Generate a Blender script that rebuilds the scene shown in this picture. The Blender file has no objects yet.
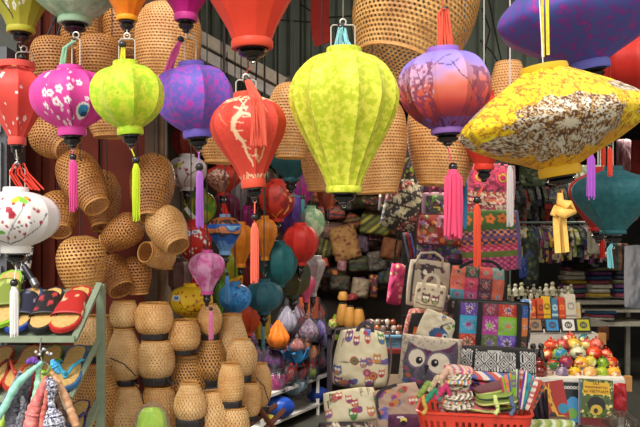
import bpy, math, random
import numpy as np
from mathutils import Vector, Matrix
PI = math.pi
F = 800.0; YH = 232.0; EYE = 1.6
rng = random.Random(7)
COL = bpy.context.scene.collection

def W(px, py, d):
    return Vector(((px-320)/F*d, d, EYE+(YH-py)/F*d))

def lin(h):
    if not isinstance(h, str): return tuple(h)
    h = h.lstrip('#'); o = []
    for i in (0, 2, 4):
        c = int(h[i:i+2], 16)/255
        o.append(c/12.92 if c <= .04045 else ((c+.055)/1.055)**2.4)
    return tuple(o)

# ------------------------------------------------------------------ materials
MC = {}
def nodes(name):
    m = bpy.data.materials.new(name); m.use_nodes = True
    nt = m.node_tree; nt.nodes.clear()
    out = nt.nodes.new('ShaderNodeOutputMaterial')
    b = nt.nodes.new('ShaderNodeBsdfPrincipled')
    nt.links.new(b.outputs[0], out.inputs[0])
    return m, nt, b, out

def noise(nt, scale, detail=3, src=None, coord='Object', rough=.5):
    n = nt.nodes.new('ShaderNodeTexNoise'); n.inputs['Scale'].default_value = scale
    n.inputs['Detail'].default_value = detail; n.inputs['Roughness'].default_value = rough
    if src is None:
        t = nt.nodes.new('ShaderNodeTexCoord'); src = t.outputs[coord]
    nt.links.new(src, n.inputs['Vector'])
    return n

def ramp(nt, fac, stops):
    r = nt.nodes.new('ShaderNodeValToRGB'); e = r.color_ramp.elements
    while len(e) < len(stops): e.new(.5)
    for i, (p, c) in enumerate(stops):
        e[i].position = p; e[i].color = (*lin(c), 1)
    nt.links.new(fac, r.inputs[0]); return r.outputs[0]

def bump(nt, b, h, strength=.3, dist=.002):
    n = nt.nodes.new('ShaderNodeBump'); n.inputs['Strength'].default_value = strength
    n.inputs['Distance'].default_value = dist
    nt.links.new(h, n.inputs['Height']); nt.links.new(n.outputs[0], b.inputs['Normal'])

def plain(c, rough=.7, metal=0, var=.12, scale=30, name=None, spec=.5):
    key = ('plain', c, rough, metal, var, scale)
    if key in MC: return MC[key]
    m, nt, b, _ = nodes(name or 'plain_surface')
    l = lin(c); n = noise(nt, scale, 4)
    lo = tuple(x*(1-var) for x in l); hi = tuple(min(1, x*(1+var)) for x in l)
    nt.links.new(ramp(nt, n.outputs[0], [(.3, lo), (.7, hi)]), b.inputs['Base Color'])
    b.inputs['Roughness'].default_value = rough; b.inputs['Metallic'].default_value = metal
    b.inputs['Specular IOR Level'].default_value = spec
    MC[key] = m; return m

def silk(c1, c2=None, scale=45, soft=.03, rough=.5, mid=.5, stretch=1, c3=None):
    key = ('silk', c1, c2, scale, soft, rough, mid, stretch, c3)
    if key in MC: return MC[key]
    m, nt, b, _ = nodes('lantern_silk')
    t = nt.nodes.new('ShaderNodeTexCoord'); mp = nt.nodes.new('ShaderNodeMapping')
    mp.inputs['Scale'].default_value = (1, 1, 1/stretch)
    nt.links.new(t.outputs['Object'], mp.inputs[0])
    n = noise(nt, scale, 3, mp.outputs[0], rough=.6)
    c2 = c2 or c1
    st = [(max(0, mid-soft), c1), (min(1, mid+soft), c2)]
    if c3: st.append((min(1, mid+soft+.13), c3))
    nt.links.new(ramp(nt, n.outputs[0], st), b.inputs['Base Color'])
    f = noise(nt, 260, 2, t.outputs['Object']); bump(nt, b, f.outputs[0], .15, .001)
    b.inputs['Roughness'].default_value = rough
    b.inputs['Sheen Weight'].default_value = .06; b.inputs['Specular IOR Level'].default_value = .3
    MC[key] = m; return m

def gloss(c, rough=.15):
    key = ('gloss', c, rough)
    if key in MC: return MC[key]
    m, nt, b, _ = nodes('glossy_lacquer')
    n = noise(nt, 40); l = lin(c)
    nt.links.new(ramp(nt, n.outputs[0], [(.3, tuple(x*.8 for x in l)), (.7, l)]), b.inputs['Base Color'])
    b.inputs['Roughness'].default_value = rough; b.inputs['Coat Weight'].default_value = .4
    MC[key] = m; return m

def painted(rough=.7, bs=.15, sheen=0):
    key = ('paint', rough, bs)
    if key in MC: return MC[key]
    m, nt, b, _ = nodes('printed_cloth')
    a = nt.nodes.new('ShaderNodeAttribute'); a.attribute_name = 'Col'
    nt.links.new(a.outputs['Color'], b.inputs['Base Color'])
    n = noise(nt, 180, 3); bump(nt, b, n.outputs[0], bs, .001)
    b.inputs['Roughness'].default_value = rough
    MC[key] = m; return m

def weave(c1, c2, a, bb, key):
    k = ('weave', key)
    if k in MC: return MC[k]
    m, nt, b, out = nodes('woven_bamboo')
    N = nt.nodes.new; L = nt.links.new
    def math_(op, x, y=None):
        q = N('ShaderNodeMath'); q.operation = op
        for i, v in enumerate((x, y)):
            if v is None: continue
            if isinstance(v, (int, float)): q.inputs[i].default_value = v
            else: L(v, q.inputs[i])
        return q.outputs[0]
    uv = N('ShaderNodeUVMap'); uv.uv_map = 'UVMap'
    sp = N('ShaderNodeSeparateXYZ'); L(uv.outputs[0], sp.inputs[0])
    u, v = sp.outputs[0], sp.outputs[1]
    row = math_('FLOOR', v)
    sh = math_('MULTIPLY', math_('MODULO', row, 2), .5)
    fu = math_('SUBTRACT', math_('FRACT', math_('ADD', math_('ADD', u, sh), 0)), .5)
    fv = math_('SUBTRACT', math_('FRACT', v), .5)
    # slightly leaning slit
    fu2 = math_('ADD', fu, math_('MULTIPLY', fv, .25))
    e = math_('ADD', math_('POWER', math_('ABSOLUTE', math_('DIVIDE', fu2, a)), 2), math_('POWER', math_('ABSOLUTE', math_('DIVIDE', fv, bb)), 2))
    hole = math_('LESS_THAN', e, 1)
    tc = N('ShaderNodeTexCoord')
    n1 = noise(nt, 14, 4, tc.outputs['Object']); n2 = noise(nt, 4, 2, uv.outputs[0])
    mx = math_('ADD', math_('MULTIPLY', n1.outputs[0], .55), math_('MULTIPLY', n2.outputs[0], .45))
    col = ramp(nt, mx, [(.36, c1), (.62, c2)])
    L(col, b.inputs['Base Color']); b.inputs['Roughness'].default_value = .5
    w = math_('ADD', math_('SINE', math_('MULTIPLY', u, 2*PI)), math_('SINE', math_('MULTIPLY', v, 2*PI)))
    bump(nt, b, w, .35, .002)
    tr = N('ShaderNodeBsdfTransparent'); ms = N('ShaderNodeMixShader')
    L(hole, ms.inputs[0]); L(b.outputs[0], ms.inputs[1]); L(tr.outputs[0], ms.inputs[2])
    L(ms.outputs[0], out.inputs[0])
    MC[k] = m; return m

def film(tint='#ffffff', clear=.84, rough=.12):
    k = ('film', tint, clear, rough)
    if k in MC: return MC[k]
    m, nt, b, out = nodes('clear_film')
    N = nt.nodes.new; L = nt.links.new
    b.inputs['Base Color'].default_value = (*[x*.3 for x in lin(tint)], 1); b.inputs['Roughness'].default_value = rough; b.inputs['Specular IOR Level'].default_value = 1.0
    n = noise(nt, 60, 3); bump(nt, b, n.outputs[0], .8, .006)
    tr = N('ShaderNodeBsdfTransparent'); ms = N('ShaderNodeMixShader'); ms.inputs[0].default_value = clear
    tr.inputs[0].default_value = (*[min(1, .55+.45*x) for x in lin(tint)], 1)
    L(b.outputs[0], ms.inputs[1]); L(tr.outputs[0], ms.inputs[2]); L(ms.outputs[0], out.inputs[0])
    MC[k] = m; return m

# ------------------------------------------------------------------ mesh building
class MB:
    def __init__(s): s.v = []; s.f = []; s.c = None; s.uv = None; s.mi = []
    def add(s, vs, fs, mi=0):
        o = len(s.v); s.v.extend([tuple(p) for p in vs]); s.f.extend([tuple(i+o for i in f) for f in fs])
        s.mi.extend([mi]*len(fs)); return s
    def box(s, c, size, rot=None, mi=0):
        c = Vector(c); hx, hy, hz = [q/2 for q in size]; vs = []
        for x in (-hx, hx):
            for y in (-hy, hy):
                for z in (-hz, hz):
                    p = Vector((x, y, z))
                    if rot is not None: p = rot @ p
                    vs.append(c+p)
        return s.add(vs, [(0,1,3,2),(4,6,7,5),(0,4,5,1),(2,3,7,6),(0,2,6,4),(1,5,7,3)], mi)
    def tube(s, pts, r, n=6, mi=0, closed=False):
        P = [Vector(p) for p in pts]; m = len(P)
        rs = r if isinstance(r, (list, tuple)) else [r]*m
        vs = []; up = None
        for i in range(m):
            if closed: t = P[(i+1) % m]-P[i-1]
            else: t = P[min(i+1, m-1)]-P[max(i-1, 0)]
            if t.length < 1e-9: t = Vector((0,0,1))
            t.normalize()
            if up is None:
                up = Vector((0,1,0)) if abs(t.y) < .9 else Vector((1,0,0))
            x = up.cross(t)
            if x.length < 1e-6: x = Vector((1,0,0)).cross(t)
            x.normalize(); y = t.cross(x); up = y
            for k in range(n):
                a = 2*PI*k/n; vs.append(P[i]+(x*math.cos(a)+y*math.sin(a))*rs[i])
        fs = []
        for i in range(m if closed else m-1):
            j = (i+1) % m
            for k in range(n): fs.append((i*n+k, i*n+(k+1) % n, j*n+(k+1) % n, j*n+k))
        if not closed: fs += [tuple(range(n))[::-1], tuple(range((m-1)*n, m*n))]
        return s.add(vs, fs, mi)
    def lathe(s, prof, n=24, M=None, mi=0, cap0=False, cap1=False, fac=None):
        vs = []
        for j, (r, z) in enumerate(prof):
            for k in range(n):
                a = 2*PI*k/n; q = r*(fac(a) if fac else 1)
                p = Vector((q*math.sin(a), -q*math.cos(a), z))
                vs.append(M @ p if M is not None else p)
        fs = []
        for j in range(len(prof)-1):
            for k in range(n): fs.append((j*n+k, (j+1)*n+k, (j+1)*n+(k+1) % n, j*n+(k+1) % n))
        if cap0: fs.append(tuple(range(n)))
        if cap1: fs.append(tuple(range((len(prof)-1)*n, len(prof)*n))[::-1])
        return s.add(vs, fs, mi)
    def ball(s, c, r, n=12, sc=(1,1,1), mi=0):
        pr = [(max(1e-5, math.sin(PI*i/n))*r, math.cos(PI*i/n)*r) for i in range(n+1)]
        return s.lathe(pr, n+4, Matrix.Translation(Vector(c)) @ Matrix.Diagonal((*sc, 1)), mi)
    def prism(s, poly, z0, z1, M=None, mi=0):
        n = len(poly); vs = [Vector((x, y, z0)) for x, y in poly]+[Vector((x, y, z1)) for x, y in poly]
        if M is not None: vs = [M @ p for p in vs]
        fs = [tuple(range(n))[::-1], tuple(range(n, 2*n))]+[(i, (i+1) % n, n+(i+1) % n, n+i) for i in range(n)]
        return s.add(vs, fs, mi)
    def build(s, name, mats, parent=None, smooth=True, colors=None, uvs=None, loc=None):
        me = bpy.data.meshes.new(name); me.from_pydata(s.v, [], s.f)
        if not isinstance(mats, (list, tuple)): mats = [mats]
        for m in mats: me.materials.append(m)
        if len(mats) > 1: me.polygons.foreach_set('material_index', s.mi)
        if colors is not None:
            a = me.color_attributes.new('Col', 'FLOAT_COLOR', 'POINT')
            cc = np.ones((len(s.v), 4), np.float32); cc[:, :3] = colors; a.data.foreach_set('color', cc.ravel())
        if uvs is not None:
            l = me.uv_layers.new(name='UVMap'); l.data.foreach_set('uv', np.asarray(uvs, np.float32).ravel())
        me.update()
        if smooth:
            me.shade_smooth()
            try: me.set_sharp_from_angle(angle=math.radians(50))
            except Exception: pass
        o = bpy.data.objects.new(name, me); COL.objects.link(o)
        if parent is not None: o.parent = parent
        if loc is not None: o.location = loc
        return o

def tag(o, label, cat, group=None, kind=None):
    if label: o['label'] = label
    if cat: o['category'] = cat
    if group: o['group'] = group
    if kind: o['kind'] = kind
    return o
def thing(name, label, cat, loc, group=None, rot=None):
    o = bpy.data.objects.new(name, None); COL.objects.link(o); o.location = loc; o.empty_display_size = .05
    if rot: o.rotation_euler = rot
    return tag(o, label, cat, group)
def copy_tree(o, parent=None):
    c = o.copy(); COL.objects.link(c)
    if parent is not None: c.parent = parent
    for ch in [q for q in bpy.data.objects if q.parent == o]: copy_tree(ch, c)
    return c
def structure(name, mb, m, smooth=False):
    o = mb.build(name, m, smooth=smooth); o['kind'] = 'structure'; return o

def crom(pts, n):
    """Catmull-Rom through (s,r) points -> n+1 samples"""
    P = np.array(pts, float); xs = np.linspace(0, 1, n+1); ext = np.vstack([2*P[0]-P[1], P, 2*P[-1]-P[-2]])
    out = []
    m = len(P)-1
    for x in xs:
        t = x*m; i = min(int(t), m-1); t -= i
        p0, p1, p2, p3 = ext[i:i+4]
        out.append(.5*((2*p1)+(-p0+p2)*t+(2*p0-5*p1+4*p2-p3)*t*t+(-p0+3*p1-3*p2+p3)*t**3))
    return [(float(a), float(b)) for a, b in out]

# ------------------------------------------------------------------ painting on vertices
def hsh(a): 
    a = np.sin(a*12.9898)*43758.5453; return a-np.floor(a)
def vnoise(x, y, seed=0):
    xi = np.floor(x); yi = np.floor(y); fx = x-xi; fy = y-yi
    fx = fx*fx*(3-2*fx); fy = fy*fy*(3-2*fy)
    h = lambda a, b: hsh(a*1.37+b*57.31+seed*3.7)
    return (h(xi,yi)*(1-fx)+h(xi+1,yi)*fx)*(1-fy)+(h(xi,yi+1)*(1-fx)+h(xi+1,yi+1)*fx)*fy
class Cv:
    def __init__(s, x, y, base):
        s.x = np.asarray(x, float); s.y = np.asarray(y, float)
        s.c = np.tile(np.array(lin(base)), (len(s.x), 1))
    def put(s, m, c, a=1.0):
        s.c[m] = s.c[m]*(1-a)+np.array(lin(c))*a; return s
    def ell(s, cx, cy, rx, ry=None, c='#ffffff', rot=0):
        ry = ry or rx; dx = s.x-cx; dy = s.y-cy; ca, sa = math.cos(rot), math.sin(rot)
        return s.put(((dx*ca+dy*sa)/rx)**2+((-dx*sa+dy*ca)/ry)**2 < 1, c)
    def ring(s, cx, cy, r, w, c):
        d = np.hypot(s.x-cx, s.y-cy); return s.put(abs(d-r) < w, c)
    def rect(s, x0, y0, x1, y1, c):
        return s.put((s.x >= x0) & (s.x < x1) & (s.y >= y0) & (s.y < y1), c)
    def poly(s, P, c):
        ins = np.zeros(len(s.x), bool); n = len(P)
        for i in range(n):
            x0, y0 = P[i]; x1, y1 = P[(i+1) % n]
            if y0 == y1: continue
            m = (s.y >= min(y0, y1)) & (s.y < max(y0, y1)) & (s.x < x0+(s.y-y0)*(x1-x0)/(y1-y0))
            ins ^= m
        return s.put(ins, c)
    def line(s, P, w, c):
        for (x0, y0), (x1, y1) in zip(P[:-1], P[1:]):
            dx, dy = x1-x0, y1-y0; L = dx*dx+dy*dy+1e-9
            t = np.clip(((s.x-x0)*dx+(s.y-y0)*dy)/L, 0, 1)
            s.put(np.hypot(s.x-x0-t*dx, s.y-y0-t*dy) < w/2, c)
        return s
    def flower(s, cx, cy, r, c='#ffffff', mid='#c02040', n=5, rot=.3):
        dx = s.x-cx; dy = s.y-cy; a = np.arctan2(dy, dx); d = np.hypot(dx, dy)
        s.put(d < r*(.85+.15*np.cos(n*a+rot)), c)
        if mid: s.put(d < r*.24, mid)
        return s
    def mottle(s, c, scale, th=.5, seed=0, a=1.0):
        n = .6*vnoise(s.x/scale, s.y/scale, seed)+.4*vnoise(s.x/scale*2.3, s.y/scale*2.3, seed+5)
        return s.put(n > th, c, a)
    def scatter(s, n, x0, y0, x1, y1, sz, cols, seed, fl=False):
        r = random.Random(seed)
        for i in range(n):
            x, y = r.uniform(x0, x1), r.uniform(y0, y1); q = sz*r.uniform(.6, 1.3); c = r.choice(cols)
            if fl: s.flower(x, y, q, c, r.choice(cols), rot=r.random()*6)
            else: s.ell(x, y, q, q*r.uniform(.5, 1), c, r.random()*3)
        return s
    def stripes(s, cols, period, ang=0, seed=1):
        t = s.x*math.cos(ang)+s.y*math.sin(ang); i = np.floor(t/period).astype(int)
        for k, c in enumerate(cols): s.put(i % len(cols) == k, c)
        return s
# ------------------------------------------------------------------ lanterns
BLACK = gloss('#1d1a1a', .2)
WIRE = plain('#d8d4c8', .4, .3)
DARKCORD = plain('#2a2522', .8)
SHAPES = {
 'drop':  [(0,.30),(.04,.42),(.12,.74),(.24,.96),(.36,1),(.5,.93),(.64,.77),(.78,.58),(.9,.41),(1,.29)],
 'long':  [(0,.30),(.05,.62),(.14,.86),(.26,.99),(.37,1),(.5,.9),(.63,.74),(.77,.56),(.9,.4),(1,.31)],
 'round': [(0,.36),(.04,.58),(.12,.79),(.26,.95),(.42,1),(.58,.97),(.73,.86),(.87,.65),(.96,.44),(1,.33)],
 'onion': [(0,.34),(.06,.55),(.2,.86),(.36,1),(.5,.98),(.66,.83),(.8,.62),(.91,.43),(1,.28)],
 'ball':  [(0,.32),(.04,.52),(.13,.78),(.28,.95),(.46,1),(.64,.96),(.79,.82),(.91,.59),(.97,.42),(1,.32)],
 'flat':  [(0,.24),(.07,.38),(.22,.66),(.38,.9),(.48,.99),(.56,1),(.68,.88),(.82,.62),(.93,.36),(1,.21)],
 'cone':  [(0,.62),(.06,.86),(.16,1),(.3,.92),(.5,.72),(.7,.52),(.85,.38),(1,.27)],
 'diamond':[(0,.2),(.1,.45),(.3,.85),(.42,1),(.52,.97),(.68,.72),(.85,.42),(1,.2)],
 'bag':   [(0,.5),(.1,.85),(.3,1),(.6,.98),(.85,.95),(.96,.85),(1,.7)],
}
def gore(n, dip):
    w = 2*PI/n
    def f(a):
        x = (a+w/2) % w - w/2          # ribs at +-w/2
        ch = math.cos(w/2)/math.cos(x)  # flat chord
        return 1-dip*(1-ch)
    return f
def tassel_mb(h, w, strands=22, seed=0):
    mb = MB(); r = random.Random(seed)
    for i in range(strands):
        a = 2*PI*i/strands*2.4; q = w*.5*math.sqrt((i+.5)/strands)
        x, y = q*math.cos(a), q*math.sin(a); l = h*r.uniform(.93, 1.03); s = w*.11
        mb.tube([(x*.35, y*.35, 0), (x*.9, y*.9, -h*.1), (x*1.0, y*1.0, -h*.5), (x*1.05+r.uniform(-.08,.08)*w, y*1.05, -l)], [s, s*1.1, s, s*.7], 4)
    mb.ball((0,0,-h*.02), w*.32, 6)
    return mb
def hook_ring(mb, z, r, y=0):
    mb.tube([(r*math.cos(2*PI*i/12), y, z+r*math.sin(2*PI*i/12)) for i in range(12)], r*.22, 5, closed=True)

def lantern(label, cx, yt, yb, r, d, shape, m, collar=None, ribs=10, dip=1.3, tilt=0, paint=None, name='silk_lantern',
            capr=.26, collr=None, ch=7, tassel=None, hang=None, wire=None, ribbon=None, knob=None, cord='#c9c2b4', up=None,
            group=None, dens=1.0, cap=True, cat='lantern', bead=None, colly=5, ucord=None):
    """px frame: cx centre, yt/yb top & bottom of the shade, r half width; everything else in px units"""
    k = d/F
    root = thing(name, label, cat, W(cx, yb, d), group)
    H = (yb-yt)*k; R = r*k
    T = Matrix.Rotation(math.radians(tilt), 4, 'Y')
    prof = crom(SHAPES[shape], 26 if not paint else max(26, int((yb-yt)/.9*dens)))
    if paint:
        nu = int(2*PI*r/.9*dens/ribs)*ribs
    else: nu = ribs*8
    g = gore(ribs, dip)
    mb = MB(); mb.lathe([(q*R, H*(1-s)) for s, q in prof], nu, T, fac=g)
    cols = None
    if paint:
        th = np.tile(np.arange(nu)*2*PI/nu, len(prof)); y = np.repeat([p[0]*(yb-yt) for p in prof], nu)
        a = (th+PI/2) % PI - PI/2
        x = a*r if shape != 'flat' else np.sin(a)*np.repeat([p[1] for p in prof], nu)*r
        c = paint(x, y, r, yb-yt); cols = c.c
    mb.build('shade', m if not paint else painted(.55, .1), root, colors=cols)
    cm = silk(collar, collar, 30) if isinstance(collar, str) else (collar or m)
    # cloth bands top and bottom
    rt = (collr or SHAPES[shape][0][1]*r)*k*1.02; rb = SHAPES[shape][-1][1]*R*1.02
    MB().lathe([(rt*.8, H+colly*k*.9), (rt, H+colly*k*.95), (rt*1.03, H+colly*k*.4), (rt*1.02, H-1.5*k)], 24, T).build('top_band', cm, root)
    MB().lathe([(rb*1.0, 1*k), (rb*1.05, -ch*.25*k), (rb*1.04, -ch*.85*k), (rb*1.0, -ch*k), (rb*.8, -ch*k)], 24, T).build('bottom_band', cm, root)
    zb = -ch*k
    cr = rb*.74
    if cap:
        cp = [(cr, zb+1*k), (cr*1.02, zb-1.5*k), (cr*.75, zb-3*k), (cr*.95, zb-4.5*k), (cr*.8, zb-7*k), (cr*.4, zb-9*k), (cr*.42, zb-10.5*k), (cr*.25, zb-12*k), (.0004, zb-12.2*k)]
        ec = T @ Vector((0,0,zb-13*k))
        cpo = MB().lathe(cp, 18, T).build('wooden_cap', BLACK, root)
        hk = MB(); hook_ring(hk, 0, 1.8*k); hk.build('eyelet', plain('#8a8478', .3, .8), cpo, loc=ec)
    else: ec = T @ Vector((0,0,zb))
    # pull for tassel: (bead_y, bead_r, tassel_top, tassel_bottom, width, colour[, x])
    if tassel:
        by, br, t0, t1, tw, tc = tassel[:6]; tx = (tassel[6]-cx)*k if len(tassel) > 6 else ec.x
        zz = lambda py: (yb-py)*k
        tm = silk(tc, tc, 60, rough=.8)
        MB().tube([(ec.x, 0, ec.z-1*k), (tx, 0, zz(by)), (tx, 0, zz(t0))], .7*k, 5).build('tassel_cord', tm, root)
        MB().ball((tx, 0, zz(by)), br*k, 12).build('bead', BLACK, root)
        tb = tassel_mb((t1-t0)*k, tw*k, 26 if tw > 5 else 16, int(cx)).build('tassel', tm, root, loc=(tx, 0, zz(t0)))
        MB().lathe([(tw*.2*k, 0), (tw*.3*k, -.6*k), (tw*.36*k, -2.6*k), (tw*.34*k, -3.4*k)], 14).build('binding', tm, tb)
    top = T @ Vector((0, 0, H+colly*k))
    # wire bail: (x0,y0,x1,y1) px
    if wire:
        x0, y0, x1, y1 = wire; P = lambda x, y: Vector(((x-cx)*k, 0, (yb-y)*k))
        w_ = MB(); w_.tube([P(x0, y1), P(x0, y0+2), P(x0+2, y0), P(x1-2, y0), P(x1, y0+2), P(x1, y1)], 0.6*k, 6)
        w_.tube([P((x0+x1)/2+3*math.cos(a*PI/6), y0-3+3*math.sin(a*PI/6)) for a in range(12)], .7*k, 5, closed=True)
        w_.build('wire_hanger', WIRE, root)
    if knob:
        MB().ball(((knob[0]-cx)*k, -2*k, (yb-knob[1])*k), knob[2]*k, 10).build('knob', BLACK, root)
    # ribbon bundle: list of (colour, [(x,y)...], width, strands)
    if ribbon:
        col, pts, w_, n = ribbon[:4]; rd = ribbon[4] if len(ribbon) > 4 else None; b = MB(); rr = random.Random(int(cx))
        for i in range(n):
            o = (i/(max(1, n-1))-.5)
            b.tube([((x-cx+o*w_*(.35+.65*j/(len(pts)-1))+rr.uniform(-.4,.4))*k, (-3-(rd[j] if rd else 0)+rr.uniform(-1,1)*(1+w_*.2))*k, (yb-y+rr.uniform(-1,1))*k) for j, (x, y) in enumerate(pts)], .8*k if w_ > 3 else .6*k, 4)
        b.build('ribbon_tie', silk(col, col, 60, rough=.8), root)
    if up is not None:
        uy = up if not isinstance(up, tuple) else up[1]; ux = cx+top.x/k if not isinstance(up, tuple) else up[0]
        y0 = yt-colly if not wire else wire[1]-6
        MB().tube([((0 if wire else 0)+( (wire[0]+wire[2])/2-cx)*k if wire else top.x, 0, (yb-y0)*k), ((ux-cx)*k, 0, (yb-uy)*k)], .6*k, 5).build('hanging_cord', plain(ucord or cord, .8), root)
    return root

# ------------------------------------------------------------------ woven bamboo
WV = {'open': weave('#a2672c', '#e2ad62', .30, .34, 'open'), 'mid': weave('#b87636', '#efb674', .2, .25, 'mid'),
      'vase': weave('#b98646', '#ecc38a', .2, .2, 'vase'), 'tight': weave('#b67a38', '#eabb7c', .17, .19, 'tight'), 'dark': weave('#8a4f1c', '#c98c48', .27, .3, 'dark'),  # dark weave: shade over the left-hand bamboo put into the strand colour
      'fine': weave('#c08642', '#ebbd80', .13, .16, 'fine')}
RIM = plain('#c48c48', .55, var=.2, scale=60)
BSH = {
 'bell': [(0,.0),(.001,.3),(.03,.52),(.12,.8),(.3,.99),(.46,1),(.62,.93),(.8,.77),(.93,.62),(1,.57)],
 'jar':  [(0,.0),(.001,.5),(.05,.72),(.2,.95),(.4,1),(.6,.95),(.8,.81),(.94,.67),(1,.63)],
 'pot':  [(0,.0),(.001,.6),(.06,.78),(.25,.97),(.5,1),(.72,.95),(.88,.84),(.96,.76),(1,.74)],
 'pear': [(0,.0),(.001,.6),(.06,.76),(.25,.98),(.4,1),(.6,.9),(.8,.7),(.93,.56),(1,.53)],
 'cup':  [(0,.0),(.001,.55),(.04,.6),(.2,.7),(.45,.85),(.7,.97),(.85,1),(.95,.96),(1,.9)],
 'drum': [(0,.0),(.001,.55),(.06,.75),(.22,.95),(.45,1),(.7,.93),(.88,.78),(1,.68)],
 'ovoid':[(0,.0),(.001,.35),(.05,.52),(.2,.82),(.45,1),(.65,.96),(.82,.8),(.94,.6),(1,.52)],
}
def woven(label, a, b, r, d, kind='bell', wv='mid', dd=0, nu=None, pitch=3.0, name='bamboo_lampshade', closed0=True, band=None, cord=None,
          group='woven bamboo lampshades', cat='lampshade', shift=(0,0)):
    """axis from px point a (closed end) to px point b (open mouth); dd = depth change towards b (negative = mouth towards viewer)"""
    k = d/F
    A = W(a[0], a[1], d-dd/2); B = W(b[0], b[1], d+dd/2)
    low = A if A.z < B.z else B
    root = thing(name, label, cat, low, group)
    ax = B-A; H = ax.length; z = ax.normalized()
    x = Vector((1,0,0)) if abs(z.x) < .9 else Vector((0,1,0)); x = (x-z*x.dot(z)).normalized(); y = z.cross(x)
    M = Matrix((x, y, z)).transposed().to_4x4(); M.translation = A-low
    R = r*k
    pr = BSH[kind]; rows = max(6, int(H/k/pitch)); nj = max(18, rows)
    N = nu or int(2*PI*r/pitch*.8)
    S = [i/nj for i in range(nj+1)]
    ps = [p[0] for p in pr[1:]]; qs = [p[1] for p in pr[1:]]
    cr = crom([(p, q) for p, q in pr[1:]], 40); cs = [c[0] for c in cr]; cq = [c[1] for c in cr]
    prof = [(float(np.interp(s, cs, cq))*R, s*H) for s in S]
    prof = [(R*.004, 0)]+prof if closed0 else prof
    n = 40; mb = MB()
    vs = []
    for j, (q, zz) in enumerate(prof):
        for i in range(n):
            an = 2*PI*i/n; vs.append(M @ Vector((q*math.cos(an), q*math.sin(an), zz)))
    fs = []; uv = []
    L = [0]
    for j in range(1, len(prof)): L.append(L[-1]+math.hypot(prof[j][0]-prof[j-1][0], prof[j][1]-prof[j-1][1]))
    for j in range(len(prof)-1):
        for i in range(n):
            i2 = (i+1) % n
            fs.append((j*n+i, j*n+i2, (j+1)*n+i2, (j+1)*n+i))
            u0, u1 = i/n*N, (i+1)/n*N; v0, v1 = L[j]/k/pitch, L[j+1]/k/pitch
            uv += [(u0, v0), (u1, v0), (u1, v1), (u0, v1)]
    mb.add(vs, fs)
    mb.build('woven_body', WV[wv], root, uvs=uv)
    # rolled rim at the mouth and the solid lower lining
    rm = MB(); q = prof[-1][0]
    t = max(.8*k, .03*R)
    rm.lathe([(q+t*.3, H-t*1.8), (q+t*.7, H-t*.9), (q+t*.6, H+t*.2), (q, H+t*.5), (q-t*.6, H), (q-t*.5, H-t*1.8)], 32, M)
    rm.build('rim', RIM, root)
    if band:   # black strap ring around the foot: (radius px, height px)
        br, bh = band; br *= k; bh *= k
        bm = MB(); N8 = 9
        bm.lathe([(br*.9, -bh*.9), (br, -bh*.85), (br*1.03, -bh*.3), (br*1.0, 0.06*bh), (br*.6, .1*bh), (br*.6, -bh*.9), (br*.9, -bh*.9)], N8, M)
        bm.build('black_strap', plain('#241f1e', .6), root, smooth=False)
    if cord:   # px point the cord goes up to
        rel = lambda p, dep: W(p[0], p[1], dep)-low
        MB().tube([A-low, rel(cord, d)], .55*k, 5).build('hanging_cord', DARKCORD, root)
    return root

# ------------------------------------------------------------------ cloth goods
def pillow(w, h, t, nu, nv, round_=.25, sag=0, wob=0, seed=0, pw=4, flatback=False):
    """closed cushion: front (-y) and back grids; x right, z up, centre at origin"""
    U, V = np.meshgrid(np.linspace(-1, 1, nu), np.linspace(-1, 1, nv))
    U = U.ravel(); V = V.ravel()
    X = w/2*U*np.sqrt(1-round_*V*V/2); Z = -h/2*V*np.sqrt(1-round_*U*U/2)
    B = np.sqrt(np.clip((1-abs(U)**pw)*(1-abs(V)**pw), 0, 1))
    wr = wob*(vnoise(U*2.2+5, V*2.2+9, seed)-.5)+wob*.5*(vnoise(U*5+5, V*5+9, seed+3)-.5)
    Z = Z-sag*(1-U*U)*(V < 0)*(-V)
    Y = -t/2*B+wr*B
    Yb = t/2*B*(0.3 if flatback else 1)
    vs = np.vstack([np.c_[X, Y, Z], np.c_[X, Yb, Z]])
    fs = []
    n = nu*nv
    for j in range(nv-1):
        for i in range(nu-1):
            a = j*nu+i; fs.append((a, a+nu, a+nu+1, a+1)); fs.append((n+a, n+a+1, n+a+nu+1, n+a+nu))
    uv = ((U+1)/2, (V+1)/2)
    return vs, fs, uv
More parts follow.
